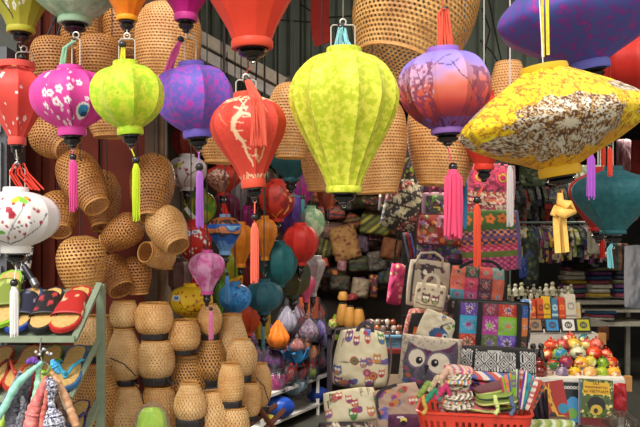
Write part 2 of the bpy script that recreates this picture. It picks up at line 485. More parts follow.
def cloth_item(name, label, cat, cx, cy, w, h, d, paint=None, m=None, t=14, rot=0, lean=0, yaw=0, round_=.2, wob=3, group=None, pw=4, taper=0,
               body='body', straps=(), dens=1.0, seed=0, sag=0, loops=(), res=None, trim=None):
    """cloth goods given in px (w,h,t too). rot = clockwise tilt in the picture, lean = top leaning back, yaw = turned about z"""
    k = d/F
    R = Matrix.Rotation(math.radians(yaw), 4, 'Z') @ Matrix.Rotation(math.radians(-lean), 4, 'X') @ Matrix.Rotation(math.radians(rot), 4, 'Y')
    root = thing(name, label, cat, W(cx, cy, d)+Vector((0, 0, -h*k/2)), group)
    nu = res or max(8, int(w*dens)); nv = res or max(8, int(h*dens))
    vs, fs, (u, v) = pillow(w*k, h*k, t*k, nu, nv, round_, sag*k, wob*k, seed+int(cx), pw)
    up = Vector((0, 0, h*k/2))
    vs[:, 0] *= 1-taper*(1-np.concatenate([v, v]))
    # place
    Rn = np.array(R.to_3x3()); vs = vs @ Rn.T; vs[:, 2] += h*k/2
    cols = None
    if paint is not None:
        c = paint(u*w, v*h, w, h).c; cols = np.vstack([c, c])
    mb = MB(); mb.v = [tuple(p) for p in vs]; mb.f = fs; mb.mi = [0]*len(fs)
    mb.build(body, m or painted(.8, .3), root, colors=cols)
    P = lambda x, y, o=0: (R @ Vector(((x-w/2)*k, -o*k, (h/2-y)*k)))+up
    for s in straps:     # (part name, [(x,y,out)...], width, colour)
        pn, pts, wd, c = s[:4]
        MB_strap([P(*p) for p in pts], wd*k, .8*k, R).build(pn, plain(c, .8), root)
    for s in loops:      # tube shaped: (name, pts, radius, colour)
        pn, pts, rd, c = s
        MB().tube([P(*p) for p in pts], rd*k, 6).build(pn, plain(c, .7), root)
    if trim:
        e = .99; pts = []
        for i in range(48):
            a = 2*PI*i/48; cx_, cy_ = math.cos(a), math.sin(a); q = max(abs(cx_), abs(cy_)); U_, V_ = cx_/q, cy_/q
            pts.append(R @ Vector((w/2*k*U_*math.sqrt(1-round_*V_*V_/2)*1.005, 0, -h/2*k*V_*math.sqrt(1-round_*U_*U_/2)*1.005))+up)
        MB().tube(pts, trim[0]*k, 5, closed=True).build('piping', plain(trim[1], .8), root)
    return root
def MB_strap(pts, w, t, R=None):
    """flat band following pts; width across in-plane direction"""
    mb = MB(); n = len(pts); nrm = (R.to_3x3() @ Vector((0,-1,0))) if R is not None else Vector((0,-1,0))
    # smooth
    P = []
    for i in range((n-1)*4+1):
        q = i/4; a = min(int(q), n-2); f = q-a
        p0 = pts[max(a-1, 0)]; p1 = pts[a]; p2 = pts[a+1]; p3 = pts[min(a+2, n-1)]
        P.append(.5*((2*p1)+(-p0+p2)*f+(2*p0-5*p1+4*p2-p3)*f*f+(-p0+3*p1-3*p2+p3)*f**3))
    vs = []
    for i, p in enumerate(P):
        tg = (P[min(i+1, len(P)-1)]-P[max(i-1, 0)])
        if tg.length < 1e-9: tg = Vector((0,0,1))
        tg.normalize(); s = tg.cross(nrm)
        if s.length < 1e-4: s = Vector((1,0,0))
        s.normalize(); q = s.cross(tg).normalized()
        vs += [p-s*w/2-q*t/2, p+s*w/2-q*t/2, p+s*w/2+q*t/2, p-s*w/2+q*t/2]
    fs = []
    for i in range(len(P)-1):
        for j in range(4): fs.append((i*4+j, i*4+(j+1) % 4, i*4+4+(j+1) % 4, i*4+4+j))
    fs += [(3,2,1,0), tuple(range(len(vs)-4, len(vs)))]
    return mb.add(vs, fs)
# ------------------------------------------------------------------ camera, light
cam = bpy.data.cameras.new('camera'); cam.sensor_width = 36; cam.lens = F/640*36; cam.shift_y = (YH-213.5)/640
co = bpy.data.objects.new('camera', cam); COL.objects.link(co); co.location = (0, 0, EYE); co.rotation_euler = (PI/2, 0, 0)
bpy.context.scene.camera = co
sc = bpy.context.scene
sc.view_settings.view_transform = 'Standard'; sc.view_settings.look = 'None'; sc.view_settings.gamma = 1; sc.view_settings.exposure = .43
wd = bpy.data.worlds.new('overcast_sky'); sc.world = wd; wd.use_nodes = True
nt = wd.node_tree; bg = nt.nodes['Background']
tc = nt.nodes.new('ShaderNodeTexCoord'); sx = nt.nodes.new('ShaderNodeSeparateXYZ'); nt.links.new(tc.outputs['Generated'], sx.inputs[0])
nt.links.new(ramp(nt, sx.outputs[2], [(0, '#cfc8bb'), (.15, '#f2eee6'), (.8, '#ffffff')]), bg.inputs[0])
bg.inputs[1].default_value = 1.0
def sun(e, rot, ang, c=(1,.97,.92)):
    s = bpy.data.lights.new('sun', 'SUN'); s.energy = e; s.angle = math.radians(ang); s.color = c
    o = bpy.data.objects.new('sun', s); COL.objects.link(o); o.rotation_euler = [math.radians(q) for q in rot]
sun(2.3, (48, 0, -22), 30)

def lamp(x, y, z, e, sz=.5, c=(1,.86,.66)):  # unseen fill light, added to brighten the dim interior
    s = bpy.data.lights.new('fill_light', 'AREA'); s.energy = e; s.size = sz; s.color = c
    o = bpy.data.objects.new('fill_light', s); COL.objects.link(o); o.location = (x, y, z)
lamp(.8, 5.4, 2.5, 16); lamp(3.0, 7.6, 2.5, 13, c=(1,.95,.88)); lamp(-.3, 5.5, 2.2, 50, c=(1,.95,.88)); lamp(.9, 4.75, 2.3, 6); lamp(1.6, 5.0, 2.25, 9, .3)

# ------------------------------------------------------------------ setting
DARKW = plain('#2b241f', .9, var=.3, scale=6)
def slab(name, x0, x1, y0, y1, z0, z1, m, kind='structure'):
    o = MB().box(((x0+x1)/2, (y0+y1)/2, (z0+z1)/2), (x1-x0, y1-y0, z1-z0)).build(name, m, smooth=False)
    if kind: o['kind'] = kind
    return o
floor_m, nt, b, _ = nodes('worn_concrete')
n = noise(nt, 1.3, 6); nt.links.new(ramp(nt, n.outputs[0], [(.3, '#4c4b43'), (.55, '#66645a'), (.75, '#7a776b')]), b.inputs['Base Color'])
b.inputs['Roughness'].default_value = .5
slab('floor', -5, 6, -2.5, 11, -.1, 0, floor_m)
slab('wall_back', -3, 5.6, 10.2, 10.3, 0, 3.1, plain('#2e2a26', .9, var=.3, scale=3))
slab('wall_right', 5.0, 5.1, 3.4, 10.3, 0, 3.1, DARKW)
slab('ceiling', -3, 5.6, 3.0, 10.3, 3.1, 3.2, plain('#4b4a42', .9))
# partition behind the textile heap
slab('wall_center', -1.5, 1.35, 7.75, 7.85, 0, 3.1, plain('#2a221b', .9, var=.4, scale=5))
# corrugated sheet header
def corrugated(name, x0, x1, y, z0, z1, m, pitch=.085, dep=.018):
    mb = MB(); n = int((x1-x0)/pitch*6); vs = []
    for i in range(n+1):
        x = x0+(x1-x0)*i/n; ph = (x/pitch) % 1; o = dep if ph < .35 else (0 if ph > .5 else dep*(.5-ph)/.15)
        vs += [(x, y-o, z0), (x, y-o, z1), (x, y+.01, z0), (x, y+.01, z1)]
    fs = []
    for i in range(n):
        a = 4*i; fs += [(a, a+4, a+5, a+1), (a+2, a+3, a+7, a+6), (a, a+2, a+6, a+4), (a+1, a+5, a+7, a+3)]
    mb.add(vs, fs); return structure(name, mb, m)
corrugated('wall_front', -2.2, 5.0, 4.35, 2.32, 3.1, plain('#7d897c', .7, 0, var=.25, scale=3))
# left: red-brown shutter panel in plain view between the lampshades
redm = plain('#652a1e', .75, var=.25, scale=5, spec=.15)
mb = MB(); y = 3.42
mb.box((-1.12, y+.03, 1.2), (.74, .04, 3.8))
for x in (-1.2, -1.14, -.955): mb.box((x, y, 1.2), (.022, .03, 3.8))
structure('wall_left', mb, redm)
slab('trim_1', -.745, -.69, 3.4, 3.5, 0, 3.1, plain('#4a3320', .7, var=.4, scale=12))
slab('trim_2', -.69, -.665, 3.42, 3.48, 0, 3.1, plain('#6b4c2c', .7, var=.4, scale=12))
slab('trim_3', -1.95, -1.27, 3.35, 3.5, 0, 3.1, plain('#4e4f48', .7, var=.3, scale=8))
# inner left partition running back behind the coloured lanterns
slab('wall_inner', -1.3, -1.24, 3.5, 10.2, 0, 3.1, plain('#4a3a2c', .8, var=.3, scale=4))
slab('trim_4', -.80, -.75, 3.75, 3.8, 0, 3.1, plain('#a08a5c', .7, var=.3, scale=12))
# rails the lanterns hang from (above the picture)
def rail(name, label, y, z, x0=-2.0, x1=2.2, posts=True):
    r = thing(name, label, 'rail', (0, y, z))
    MB().tube([(x0, 0, 0), (x1, 0, 0)], .014, 10).build('pipe', plain('#8b8b84', .4, .7), r)
    mb = MB()
    for x in (x0+.1, x1-.1): mb.tube([(x, 0, 0), (x, 0, 3.1-z+.05)], .005, 6)
    mb.build('drop_rods', plain('#8b8b84', .4, .7), r)
slab('trim_5', -2.6, 3.2, 2.9, 3.05, 3.0, 3.2, DARKW)
rail('hanging_rail', 'grey metal pipe above the front row of silk lanterns', 2.05, 2.62)
rail('hanging_rail', 'grey metal pipe above the woven bamboo lampshades', 2.95, 2.75)

# sloping pale fluorescent batten under the roof
r = thing('tube_light', 'long pale fluorescent lamp batten sloping below the corrugated sheet', 'light', W(195, 34, 3.9))
a = Vector((0,0,0)); e = W(286, 84, 4.1)-W(195, 34, 3.9); a = -e*.3
dn = e.normalized().cross(Vector((0,1,0)))
dn = dn if dn.z > 0 else -dn
MB_strap([a, a+(e-a)*.5, e], .055, .04).build('housing', plain('#efe2cc', .5), r)
MB_strap([a-dn*.075, a+(e-a)*.5-dn*.075, e-dn*.075], .05, .04).build('lamp_tube', plain('#f4ece4', .4), r)
MB().ball(e, .045, 8, (1, .6, 1)).build('end_cap', plain('#8d8378', .5), r)
r = thing('red_cloth', 'dark red cloth hanging under the corrugated sheet behind the large lime lantern', 'cloth', W(322, 46, 3.7)); o = W(322, 46, 3.7)
MB_strap([W(321,-40,3.7)-o, W(320,24,3.7)-o, W(324,44,3.7)-o], .085, .01).build('cloth_fold', plain('#b02a20', .8), r)
r = thing('timber_batten', 'thin weathered timber batten beneath the sloping fluorescent lamp', 'batten', W(200, 54, 4.0))
MB().tube([W(165, 30, 4.0)-W(200,54,4.0), W(282, 88, 4.1)-W(200,54,4.0)], .012, 5).build('batten_bar', plain('#8a7b66', .8), r)
for i, (pts, dd) in enumerate([([(300,4),(322,18),(350,16),(380,14)],3.8), ([(280,20),(310,22),(330,26)],3.85), ([(192,80),(215,98),(250,104),(283,92)],3.8),
    ([(482,8),(490,30),(484,55),(488,80)],3.6), ([(489,0),(497,40),(503,68)],3.65), ([(480,40),(492,52),(500,66)],3.6), ([(36,58),(50,30),(60,6)],2.8), ([(50,60),(58,34),(66,10)],2.85),([(255,10),(258,40),(256,80)],3.9)]):
    o = W(*pts[0], dd); r = thing('electric_cable', ['black cable sagging across the corrugated sheet near the red cloth', 'short black cable over the corrugated sheet left of the red cloth', 'dark cable drooping under the timber batten',
      'dark cable curling at the left of the large purple lantern', 'straight dark cable beside the large purple lantern', 'short looping cable left of the purple lantern, lowest there','dark cable behind the red lantern at far left','dark cable beside the round bamboo shade at top left','dark cable dropping straight over the sloping lamp'][i], 'cable', o)
    P = [W(*p, dd)-o for p in pts]; Q = []
    MB().tube(P, .004, 5).build('cable_run', DARKCORD, r)

# ------------------------------------------------------------------ paints for lanterns
def AX(X, r): return r*math.asin(max(-.98, min(.98, X/r)))
def p_red_b(x, y, r, H):
    c = Cv(x, y, '#e2493e')
    for X, Y, s in [(-8,13,2.2),(-8,10,1.8),(10,30,1.7),(14,24,1.6),(-11,53,1.8),(-12,60,1.8),(-10,66,2.4),(3,58,1.8),(11,54,1.8),(21,53,3),(15,57,1.2),(19,62,1),(-4,40,1)]:
        c.flower(AX(X, r*.95), Y, s, '#fbe9e4', '#c0302c')
    return c
def p_pink(x, y, r, H):
    c = Cv(x, y, '#dd3f9c')
    c.put(y < 28, '#d95fc4', .0)
    A = lambda X: AX(X, r)
    for X, Y, s in [(-19,8,3.2),(-22,2,1.5),(-16,27,4.2),(-31,21,2.6),(-32,24,3),(-12,20,1),(-9,30-2,3.6),(0,24,3.8),(-4,36,4),(11,23,3.2),(8,35,3.6),(20,18,3),(-18,39,3.5),(12,7,1.4),(10,14,1.5),(14,16,1.5),(1,39,1.8),(0,43,1.6),(-13,44,1.6),(-9,50,1.8),(-8,49,1.2),(-3,55,3.2),(8,56,3),(5,52,1.4),(14,50,1.8),(8,45,1.4),(15,58,1.8),(-24,45,1.6),(21,60,1.8),(-8,2,1.2),(8,2,1.2),(26,33,2)]:
        c.flower(A(X), Y, s*1.15, '#fbf1f4', '#d34a80')
    c.line([(A(8),36),(A(12),44),(A(14),56),(A(18),60)], 1, '#5a1c3c')
    c.line([(A(-21),42),(A(-19),40)], 1, '#5a1c3c'); c.line([(A(18),60),(A(25),58)], .9, '#5a1c3c')
    c.ell(A(24), 44, 8, 7.5, '#e9e6dd'); c.ell(A(24), 43, 5.5, 5, '#2e7fae'); c.ell(A(26), 47, 4, 2.5, '#123a66')
    return c
def p_white(x, y, r, H):
    c = Cv(x, y, '#efeae6'); A = lambda X: AX(X, r); T = '#3a2228'
    c.line([(A(-30),43),(A(-12),48),(A(5),52),(A(22),48),(A(34),36),(A(38),22)], 1.1, T)
    c.line([(A(2),51),(A(10),38),(A(20),20),(A(24),10)], .9, T); c.line([(A(-12),48),(A(-16),56)], .8, T)
    c.line([(A(-40),10),(A(-30),18),(A(-14),14)], .8, T); c.line([(A(10),38),(A(30),30)], .8, T)
    for X, Y, s in [(-14,17,2.8),(-20,14,1.8),(-2,18,2.6),(9,19,3),(12,24,3.3),(13,13,1.6),(22,14,1.5),(28,9,1.6),(33,20,1.8),(26,26,1.3),(3,31,1.3),(18,31,1.4),(24,34,1.5),(6,46,1.6),(24,42,1.7),(30,18,1.4),(-30,28,2),(-26,36,1.7),(0,8,1.4),(7,35,1.4),(-9,10,1.2),(19,40,1.2),(35,31,1.6),(14,45,1.2),(-33,15,1.7)]:
        c.flower(A(X), Y, s*1.3, '#b3243a', '#7c1426')
    c.ell(A(21), 4+5, 7, 3, '#7ec23e', .35); c.ell(A(15), 12-3, 5, 2.6, '#d9d234', -.4); c.ell(A(26), 7, 2.6, 2, '#e6a22e', .3)
    c.ell(A(-9), 36, 5, 4, '#8fc63f', .2); c.ell(A(-3), 40, 7, 2, '#6cae35', .1); c.ell(A(-12), 33, 2.6, 2.2, '#c9d23a')
    return c
def p_dragon(x, y, r, H):
    c = Cv(x, y, '#dc4433'); A = lambda X: AX(X, r); G = '#f3c7a0'
    c.put((vnoise(x*.8, y*.8, 4) > .62) & (y < 62), '#d23a2a')
    body = [(-4,20),(-10,26),(-13,34),(-10,42),(-5,48),(-4,56),(-1,62),(4,66),(6,70)]
    for i, (X, Y) in enumerate(body[:-1]):
        c.line([(A(body[i][0]), body[i][1]), (A(body[i+1][0]), body[i+1][1])], 5.4-.35*i, G)
    for X, Y in [(-14,28),(-16,36),(-13,44),(-8,52),(-2,60),(-3,24)]: c.line([(A(X), Y), (A(X+12), Y+1+(Y % 3))], 1, G)
    c.line([(A(-7),22),(A(-2),12),(A(4),7)], 2, G); c.line([(A(-10),14),(A(-4),16),(A(4),15)], 2.2, G); c.line([(A(-6),6),(A(0),12),(A(2),18)], 1.6, G)
    c.line([(A(-4),20),(A(4),22),(A(9),26)], 3, G)
    c.line([(A(-28),18),(A(-24),26),(A(-20),30)], 1.4, '#e07a5c'); c.line([(A(-24),6),(A(-27),12)], 1.4, '#e07a5c')
    c.line([(A(11),56),(A(12),63),(A(17),67),(A(22),62),(A(23),54)], 2.8, '#eaa878'); c.line([(A(10),60),(A(15),62)], 2.2, G)
    c.line([(A(2),80),(A(10),84),(A(16),82)], 3, G); c.line([(A(-12),76),(A(-4),80)], 2, G)
    c.line([(A(22),10),(A(24),20)], 1.6, '#e88a68')

    c.put((y > 78) & (vnoise(x*.5, y*.5, 9) > .55), G)
    c.put((y < 7) & (vnoise(x*.5, y*.6, 2) > .4), G)
    return c
def p_landscape(x, y, r, H):
    n = (vnoise(x/16+3, y/10, 2)-.5)*14; yy = (y+n)/H
    c = Cv(x, y, '#b58ad8'); st = [0,.2,.36,.5,.62,.78,.9,1]; cl = np.array([lin(q) for q in ('#8f78d6','#9d86dc','#c690b4','#d8705a','#d04e44','#bc3c42','#7a2c50','#4c2a58')])
    for k in range(3): c.c[:, k] = np.interp(yy, st, cl[:, k])
    A = lambda X: AX(X, r); side = x < A(-18)
    c.put(side & (vnoise(x/3, y/3, 8) > .5) & (y > 14), '#7a3058', .75); c.put(side & (vnoise(x/2, y/2, 3) > .72) & (y > 14) & (y < 50), '#d8b4d0', .7)
    c.put((x > A(22)) & (vnoise(x/4, y/4, 6) > .5) & (y > 20), '#7c3450', .7)
    for P in [[(A(-38),44),(A(-24),26),(A(-6),10),(A(4),8)],[(A(-24),26),(A(-20),12)],[(A(40),60),(A(24),44),(A(10),30),(A(2),16)],[(A(24),44),(A(30),26)],[(A(-14),18),(A(0),20),(A(10),14)],[(A(-30),36),(A(-34),22)],[(A(32),52),(A(38),36)]]:
        c.line(P, .9, '#54305c')
    c.put((y > H-9) & (vnoise(x/3, y/3, 1) > .5), '#7d54a8')
    return c
def p_yellow(x, y, r, H):
    c = Cv(x, y, '#ecc612')
    c.mottle('#a8621c', 2.2, .62, 4, .7); c.mottle('#f4dc2a', 7, .62, 9)
    c.put(y > H*.72, '#dc9020', .65); c.mottle('#9a4f18', 2.6, .63, 14, .7)
    # lace medallions of grey, white and brown
    A = lambda X: X
    def med(cx, cy, rx, ry):
        u, v = (x-cx)/rx, (y-cy)/ry; ph = np.arctan2(v, u)
        d = np.hypot(u, v)+.06*np.cos(12*ph)+.16*(vnoise(x/4, y/4, 7)-.5)
        m = d < 1; q = vnoise(x/1.15, y/1.15, 11); c.put(m, '#8a6440'); c.put(m & (q > .6), '#c9bca4'); c.put(m & (q < .3), '#4f2c18')
        c.put(m & (q > .46) & (q < .51), '#dca42c'); w_ = m & (np.cos(12*ph+d*9) > .55) & (d > .3) & (d < .86) & (q > .35); c.put(w_, '#d9d0bc')
        c.put(m & (abs(d-.28) < .04), '#5f3a20'); c.put((d < .14), '#d8ccb4')
    med(-10, 62, 56, 27); med(-66, 70, 22, 8); med(70, 30, 24, 8); med(84, 56, 12, 10)
    return c
def p_olive(x, y, r, H):
    c = Cv(x, y, '#a9a42c'); A = lambda X: AX(X, r*.8)
    for X, Y, s in [(-10,H-24,4.5),(-12,H-17,4),(2,H-17,4.5),(13,H-25,2.5),(18,H-21,2.5),(16,H-30,2.8),(-3,H-30,4),(21,H-27,2),(12,H-19,2)]: c.flower(A(X), Y, s, '#f3efdf', '#7a5d20')
    c.line([(A(-20),H-22),(A(-8),H-10),(A(-6),H-6)], 2.4, '#3b3420'); return c
def p_dots_red(x, y, r, H):
    c = Cv(x, y, '#c8241c'); A = lambda X: AX(X, r); rr = random.Random(3)
    for i in range(34): c.ell(rr.uniform(-24, 24), rr.uniform(3, 40), rr.uniform(.7, 1.7), c='#f4e6e0')
    c.ell(A(-4), 11, 5, 2.2, '#dfe8f0', .15); c.ell(A(-5), 11, 3, 1.4, '#2e5f9c', .15); c.ell(A(4), 10, 3.4, 2, '#dfe8f0'); c.ell(A(4), 10, 2, 1.2, '#2e5f9c'); return c
def p_white_red(x, y, r, H):
    c = Cv(x, y, '#ddd2cf'); A = lambda X: AX(X, r); T = '#4c2a2c'
    c.line([(A(-4),37),(A(-2),28),(A(4),20),(A(13),14)], 1, T); c.line([(A(-14),32),(A(-4),36)], .8, T); c.line([(A(4),20),(A(0),12)], .8, T)
    for X, Y, s in [(-9,20,1.9),(-13,16,1.5),(-4,13,1.6),(3,14,1.7),(-1,7,1.5),(4,18,1.6),(-11,26,1.6),(-6,5,1.2),(-14,10,1.3),(12,12,1.5),(14,20,1.4),(-5,34,1.3),(-13,31,1.1),(8,8,1.2)]: c.flower(A(X), Y, s, '#a8243a', '#6e1426')
    c.ell(A(-7), 10, 6, 2.2, '#bdb52e', -.35); return c
def p_yellow_red(x, y, r, H):
    c = Cv(x, y, '#efc51f'); A = lambda X: AX(X, r); T = '#7a4a1c'
    c.line([(A(-16),6),(A(-8),12),(A(-4),22),(A(4),18),(A(14),12)], .8, T); c.line([(A(-4),22),(A(2),24),(A(12),24)], .7, T)
    for X, Y in [(-13,6),(-7,5),(-8,15),(-7,21),(-5,26),(0,19),(9,13),(6,8),(7,22),(14,18),(13,23),(4,26),(-2,9),(17,11),(6,18),(-15,26),(14,8)]: c.ell(A(X), Y, 1.2, c='#c0361c')
    c.rect(A(-17), 8.5, A(-8), 13, '#e9ecef'); c.rect(A(-15), 9.6, A(-10), 11.8, '#4a7fb0'); return c
def p_bluescape(x, y, r, H):
    c = Cv(x, y, '#2a5fb4'); n = vnoise(x/9, y/5, 4)*8
    c.put(y < 7, '#b0602a'); c.put((y > 3) & (y < 7) & (vnoise(x/2, y/1.5, 3) > .5), '#3a2420'); c.put((y+n > 15) & (y+n < 19), '#d9885a'); c.put((y+n > 18) & (y+n < 22), '#26344a'); c.put((y+n > 24), '#2c62b8')
    c.put((y+n > 30), '#5f93cf'); c.put((y > 9) & (y+n < 14) & (x > 2), '#8fc3ea'); c.line([(-6,6),(-3,24),(4,40)], .8, '#171a20'); return c
def p_blue_mottle(x, y, r, H):
    c = Cv(x, y, '#2b7cc0'); c.mottle('#3f93d6', 4, .55, 2); c.mottle('#8e8578', 8, .68, 7); c.mottle('#1d5a98', 3, .66, 9); return c
def p_red_glitter(x, y, r, H):
    c = Cv(x, y, '#a32418'); m = (((x+5)/15)**2+((y-17)/14)**2 < 1); c.put(m, '#7c3a26'); c.put(m & (vnoise(x/1.1, y/1.1, 5) > .5), '#c49a86'); c.put((x > 8) & (vnoise(x/2, y/2, 2) > .55), '#c23a20'); return c
def p_red_gold(x, y, r, H):
    c = Cv(x, y, '#b82a1a')
    c.line([(AX(-10,r), 30), (AX(-2,r), 36), (AX(8,r), 28)], 1.6, '#d89038'); c.line([(AX(4,r), 6), (AX(10,r), 14)], 1.6, '#d89038'); c.line([(AX(13,r), 10), (AX(16,r), 22), (AX(13,r), 32)], 3, '#e8b070'); c.mottle('#8e1a12', 6, .62, 3); return c

# ------------------------------------------------------------------ front lanterns
lantern('olive green silk lantern with white blossoms in the top left corner', 21, -62, 28, 42, 2.3, 'long', None, '#b3ac33', 12, paint=p_olive, up=-130, ch=5)
lantern('pale jade green silk lantern cut by the top edge above the pink lantern', 75, -56, 18, 48, 2.25, 'round', silk('#7fae8b', '#b9d3b4', 30, .15), '#a3c8a6', 12, up=-125, ch=6)
lantern('orange silk lantern cut by the top edge above the round lime lantern', 127, -52, 17, 32, 2.1, 'long', silk('#ee8a14', '#e26a10', 40, .2), '#f0a01c', 10, up=-130, ch=4)
lantern('magenta silk lantern cut by the top edge above the purple lantern', 186, -50, 15, 36, 2.25, 'long', silk('#d81f9a', '#c4188a', 30, .1), '#e04aa8', 10, up=-125, ch=6)
lantern('large tomato red silk lantern cut by the top edge above the dragon lantern', 252, -100, 41, 64, 2.12, 'long', silk('#e0412b', '#d83a26', 30, .2), '#d94a30', 12, tilt=-2, up=-140, ch=8)
lantern('red silk lantern with small white blossoms at the left edge', 17, 67, 138, 29, 2.35, 'drop', None, '#e0564a', 8, dip=1.7, paint=p_red_b, wire=(16, 52, 32, 67), knob=(23, 58, 3.6), ribbon=('#d2dc2e', [(24,60),(18,66),(6,71)], 4, 5), up=(21, 42), collr=17)
lantern('white silk lantern painted with red blossoms at the left edge', 16, 192, 246, 43, 2.15, 'ball', None, '#eeeae6', 14, paint=p_white, collr=12, ch=7, tassel=(283, 4, 287, 336, 8, '#f2efeb', 14), wire=(10, 168, 25, 190), knob=(20,165,3.4), ribbon=('#e2402e', [(20,164),(20,174),(33,190)], 26, 9), up=(16, 150))
lantern('pink silk lantern with white blossoms', 72, 71, 128, 40, 2.2, 'round', None, '#e04aa6', 12, dip=2.6, paint=p_pink, tilt=-2, collr=12, ch=8, tassel=(157, 3.6, 160, 211, 8, '#e8549c', 73), wire=(72, 38, 80, 66), knob=(75,40,2), ribbon=('#9fd3b2', [(76,42),(66,48),(62,70)], 5, 6), up=(75, 32))
lantern('round lime green brocade lantern', 130, 66, 128, 37, 1.98, 'round', silk('#a6cc24', '#d6dc3e', 50, .08, c3='#9cc420'), None, 8, dip=1.9, tilt=-4, collr=12, ch=7, tassel=(160, 4, 164, 220, 7.5, '#c9dc2e', 136), wire=(119, 39, 135, 64), knob=(123,45,4), ribbon=('#e4dc3a', [(124,46),(123,64)], 5, 6), up=(127, 30))
lantern('purple and blue silk lantern with magenta specks', 197, 67, 131, 41, 2.3, 'round', silk('#6f5fc4', '#9a5ace', 70, .05, c3='#c83fb0'), '#7462c4', 8, dip=1.9, tilt=-5, collr=12.5, ch=7, tassel=(167, 4, 171, 227, 7, '#c27ae0', 199.5), wire=(185, 38, 196, 64), knob=(181,40,3.6), ribbon=('#e86ab0', [(181,41),(176,52),(168,73)], 7, 8), up=(187, 34))
lantern('red silk lantern with a golden dragon', 253, 97, 180, 38, 2.0, 'long', None, '#dc5038', 10, dip=1.9, paint=p_dragon, tilt=-5, collr=12, ch=8, tassel=(217, 3.6, 224, 282, 8, '#f4725a', 254.5), wire=(236, 80, 256, 94), knob=(247,80,3.6), ribbon=('#e0604a', [(248,81),(252,90),(259,105),(262,128),(262,150)], 15, 16, [0,8,34,39,36]), up=(250, 66), cord='#b04030')
lantern('large lime yellow lantern with many ribs in the centre', 344, 53, 187, 55, 2.0, 'long', silk('#b7c226', '#dcdc4c', 62, .07), None, 14, collr=17, ch=6, dip=3.6, wire=(331, 25, 355, 48), knob=(341,28,4.5), ribbon=('#9fdfe8', [(342,30),(342,40),(343,50)], 18, 8), up=-130, capr=.3, cord='#7a7468')
lantern('purple and red silk lantern with a tree landscape', 447, 53, 129, 47, 2.1, 'round', None, '#9a6cc0', 10, dip=2.0, tilt=-3, paint=p_landscape, collr=16, ch=5, tassel=(167, 4.6, 172, 238, 18, '#ea4f78', 453), ribbon=('#e8624a', [(444,10),(443,16),(445,48)], 16, 16), knob=(444,10,3), up=-120, cord='#d85a44')
lantern('wide flat golden yellow brocade lantern', 559, 70, 167, 94, 1.72, 'flat', None, '#d9a81e', 8, paint=p_yellow, tilt=-9, collr=23, ch=9, dip=1.2, dens=1.1, up=(531, -150), cord='#f0ede6', tassel=(204, 5, 206, 252, 10, '#e9b85e', 561))
lantern('wide flat purple and blue lantern in the top right corner', 590, -38, 62, 86, 2.2, 'flat', silk('#4b55a4', '#6b3f9c', 50, .07, c3='#a72a8c'), '#6a6cc4', 10, tilt=-9, collr=14, ch=8, dip=1.0, up=-130)
# knotted gold cloth and yellow streamers belong to nothing else in view
r = thing('cloth_streamer', 'yellow cloth streamer hanging over the purple lantern at top right', 'streamer', W(544, 57, 1.78))
for x, w_, y1 in ((542, 3, 57), (547, 3.4, 55)):
    MB_strap([W(x, -160, 1.78)-W(544,57,1.78), W(x, -20, 1.78)-W(544,57,1.78), W(x+1, y1, 1.78)-W(544,57,1.78)], .0045*w_/2, .001).build('ribbon_strip', silk('#e3d437', '#d3bf2c', 60), r)
r = thing('knotted_sash', 'golden yellow knotted cloth under the wide yellow lantern', 'cloth', W(560, 253, 1.66))
o0 = W(560, 253, 1.66); Q = lambda x, y, dd=0: W(x, y, 1.66+dd)-o0
gold = silk('#f0c468', '#e2a94a', 60, .2)
mb = MB(); mb.tube([Q(560,193), Q(560,202), Q(568,205,-.01), Q(572,211), Q(564,214,-.015), Q(556,210), Q(554,216)], [.006,.009,.012,.011,.012,.012,.009], 8); mb.build('knot', gold, r)
MB_strap([Q(556,210), Q(556,228), Q(558,253)], .012, .004).build('tail', gold, r); MB_strap([Q(563,214), Q(565,230), Q(567,252)], .009, .004).build('tail', gold, r)
# loose tassels between the lanterns
def loose_tassel(label, x, y0, y1, w, c, d, top):
    r = thing('hanging_tassel', label, 'tassel', W(x, y1, d)); k = d/F
    tm = silk(c, c, 60, rough=.8)
    MB().tube([(0,0,(y1-top)*k), (0,0,(y1-y0)*k)], .7*k, 5).build('cord', tm, r)
    MB().ball((0,0,(y1-y0+3)*k), w*.42*k, 10).build('bead', BLACK, r)
    tassel_mb((y1-y0)*k, w*k, 18, int(x)).build('strands', tm, r, loc=(0,0,(y1-y0)*k))
loose_tassel('white tassel hanging left of the wide yellow lantern cap', 510, 166, 226, 6.5, '#d9cfca', 2.6, -60)
loose_tassel('purple tassel hanging in front of the dark teal lantern', 591, 155, 199, 8, '#b05cc8', 2.3, -90)
loose_tassel('steel blue tassel beside the large pink tassel', 465, 181, 228, 4.5, '#3f7ea8', 2.9, -50)
loose_tassel('red tassel hanging over the teal lantern top', 610, 148, 176, 5, '#d8452e', 2.3, -90)
loose_tassel('shorter red tassel left of the one over the teal lantern', 603, 146, 166, 5, '#d8452e', 2.45, -90)

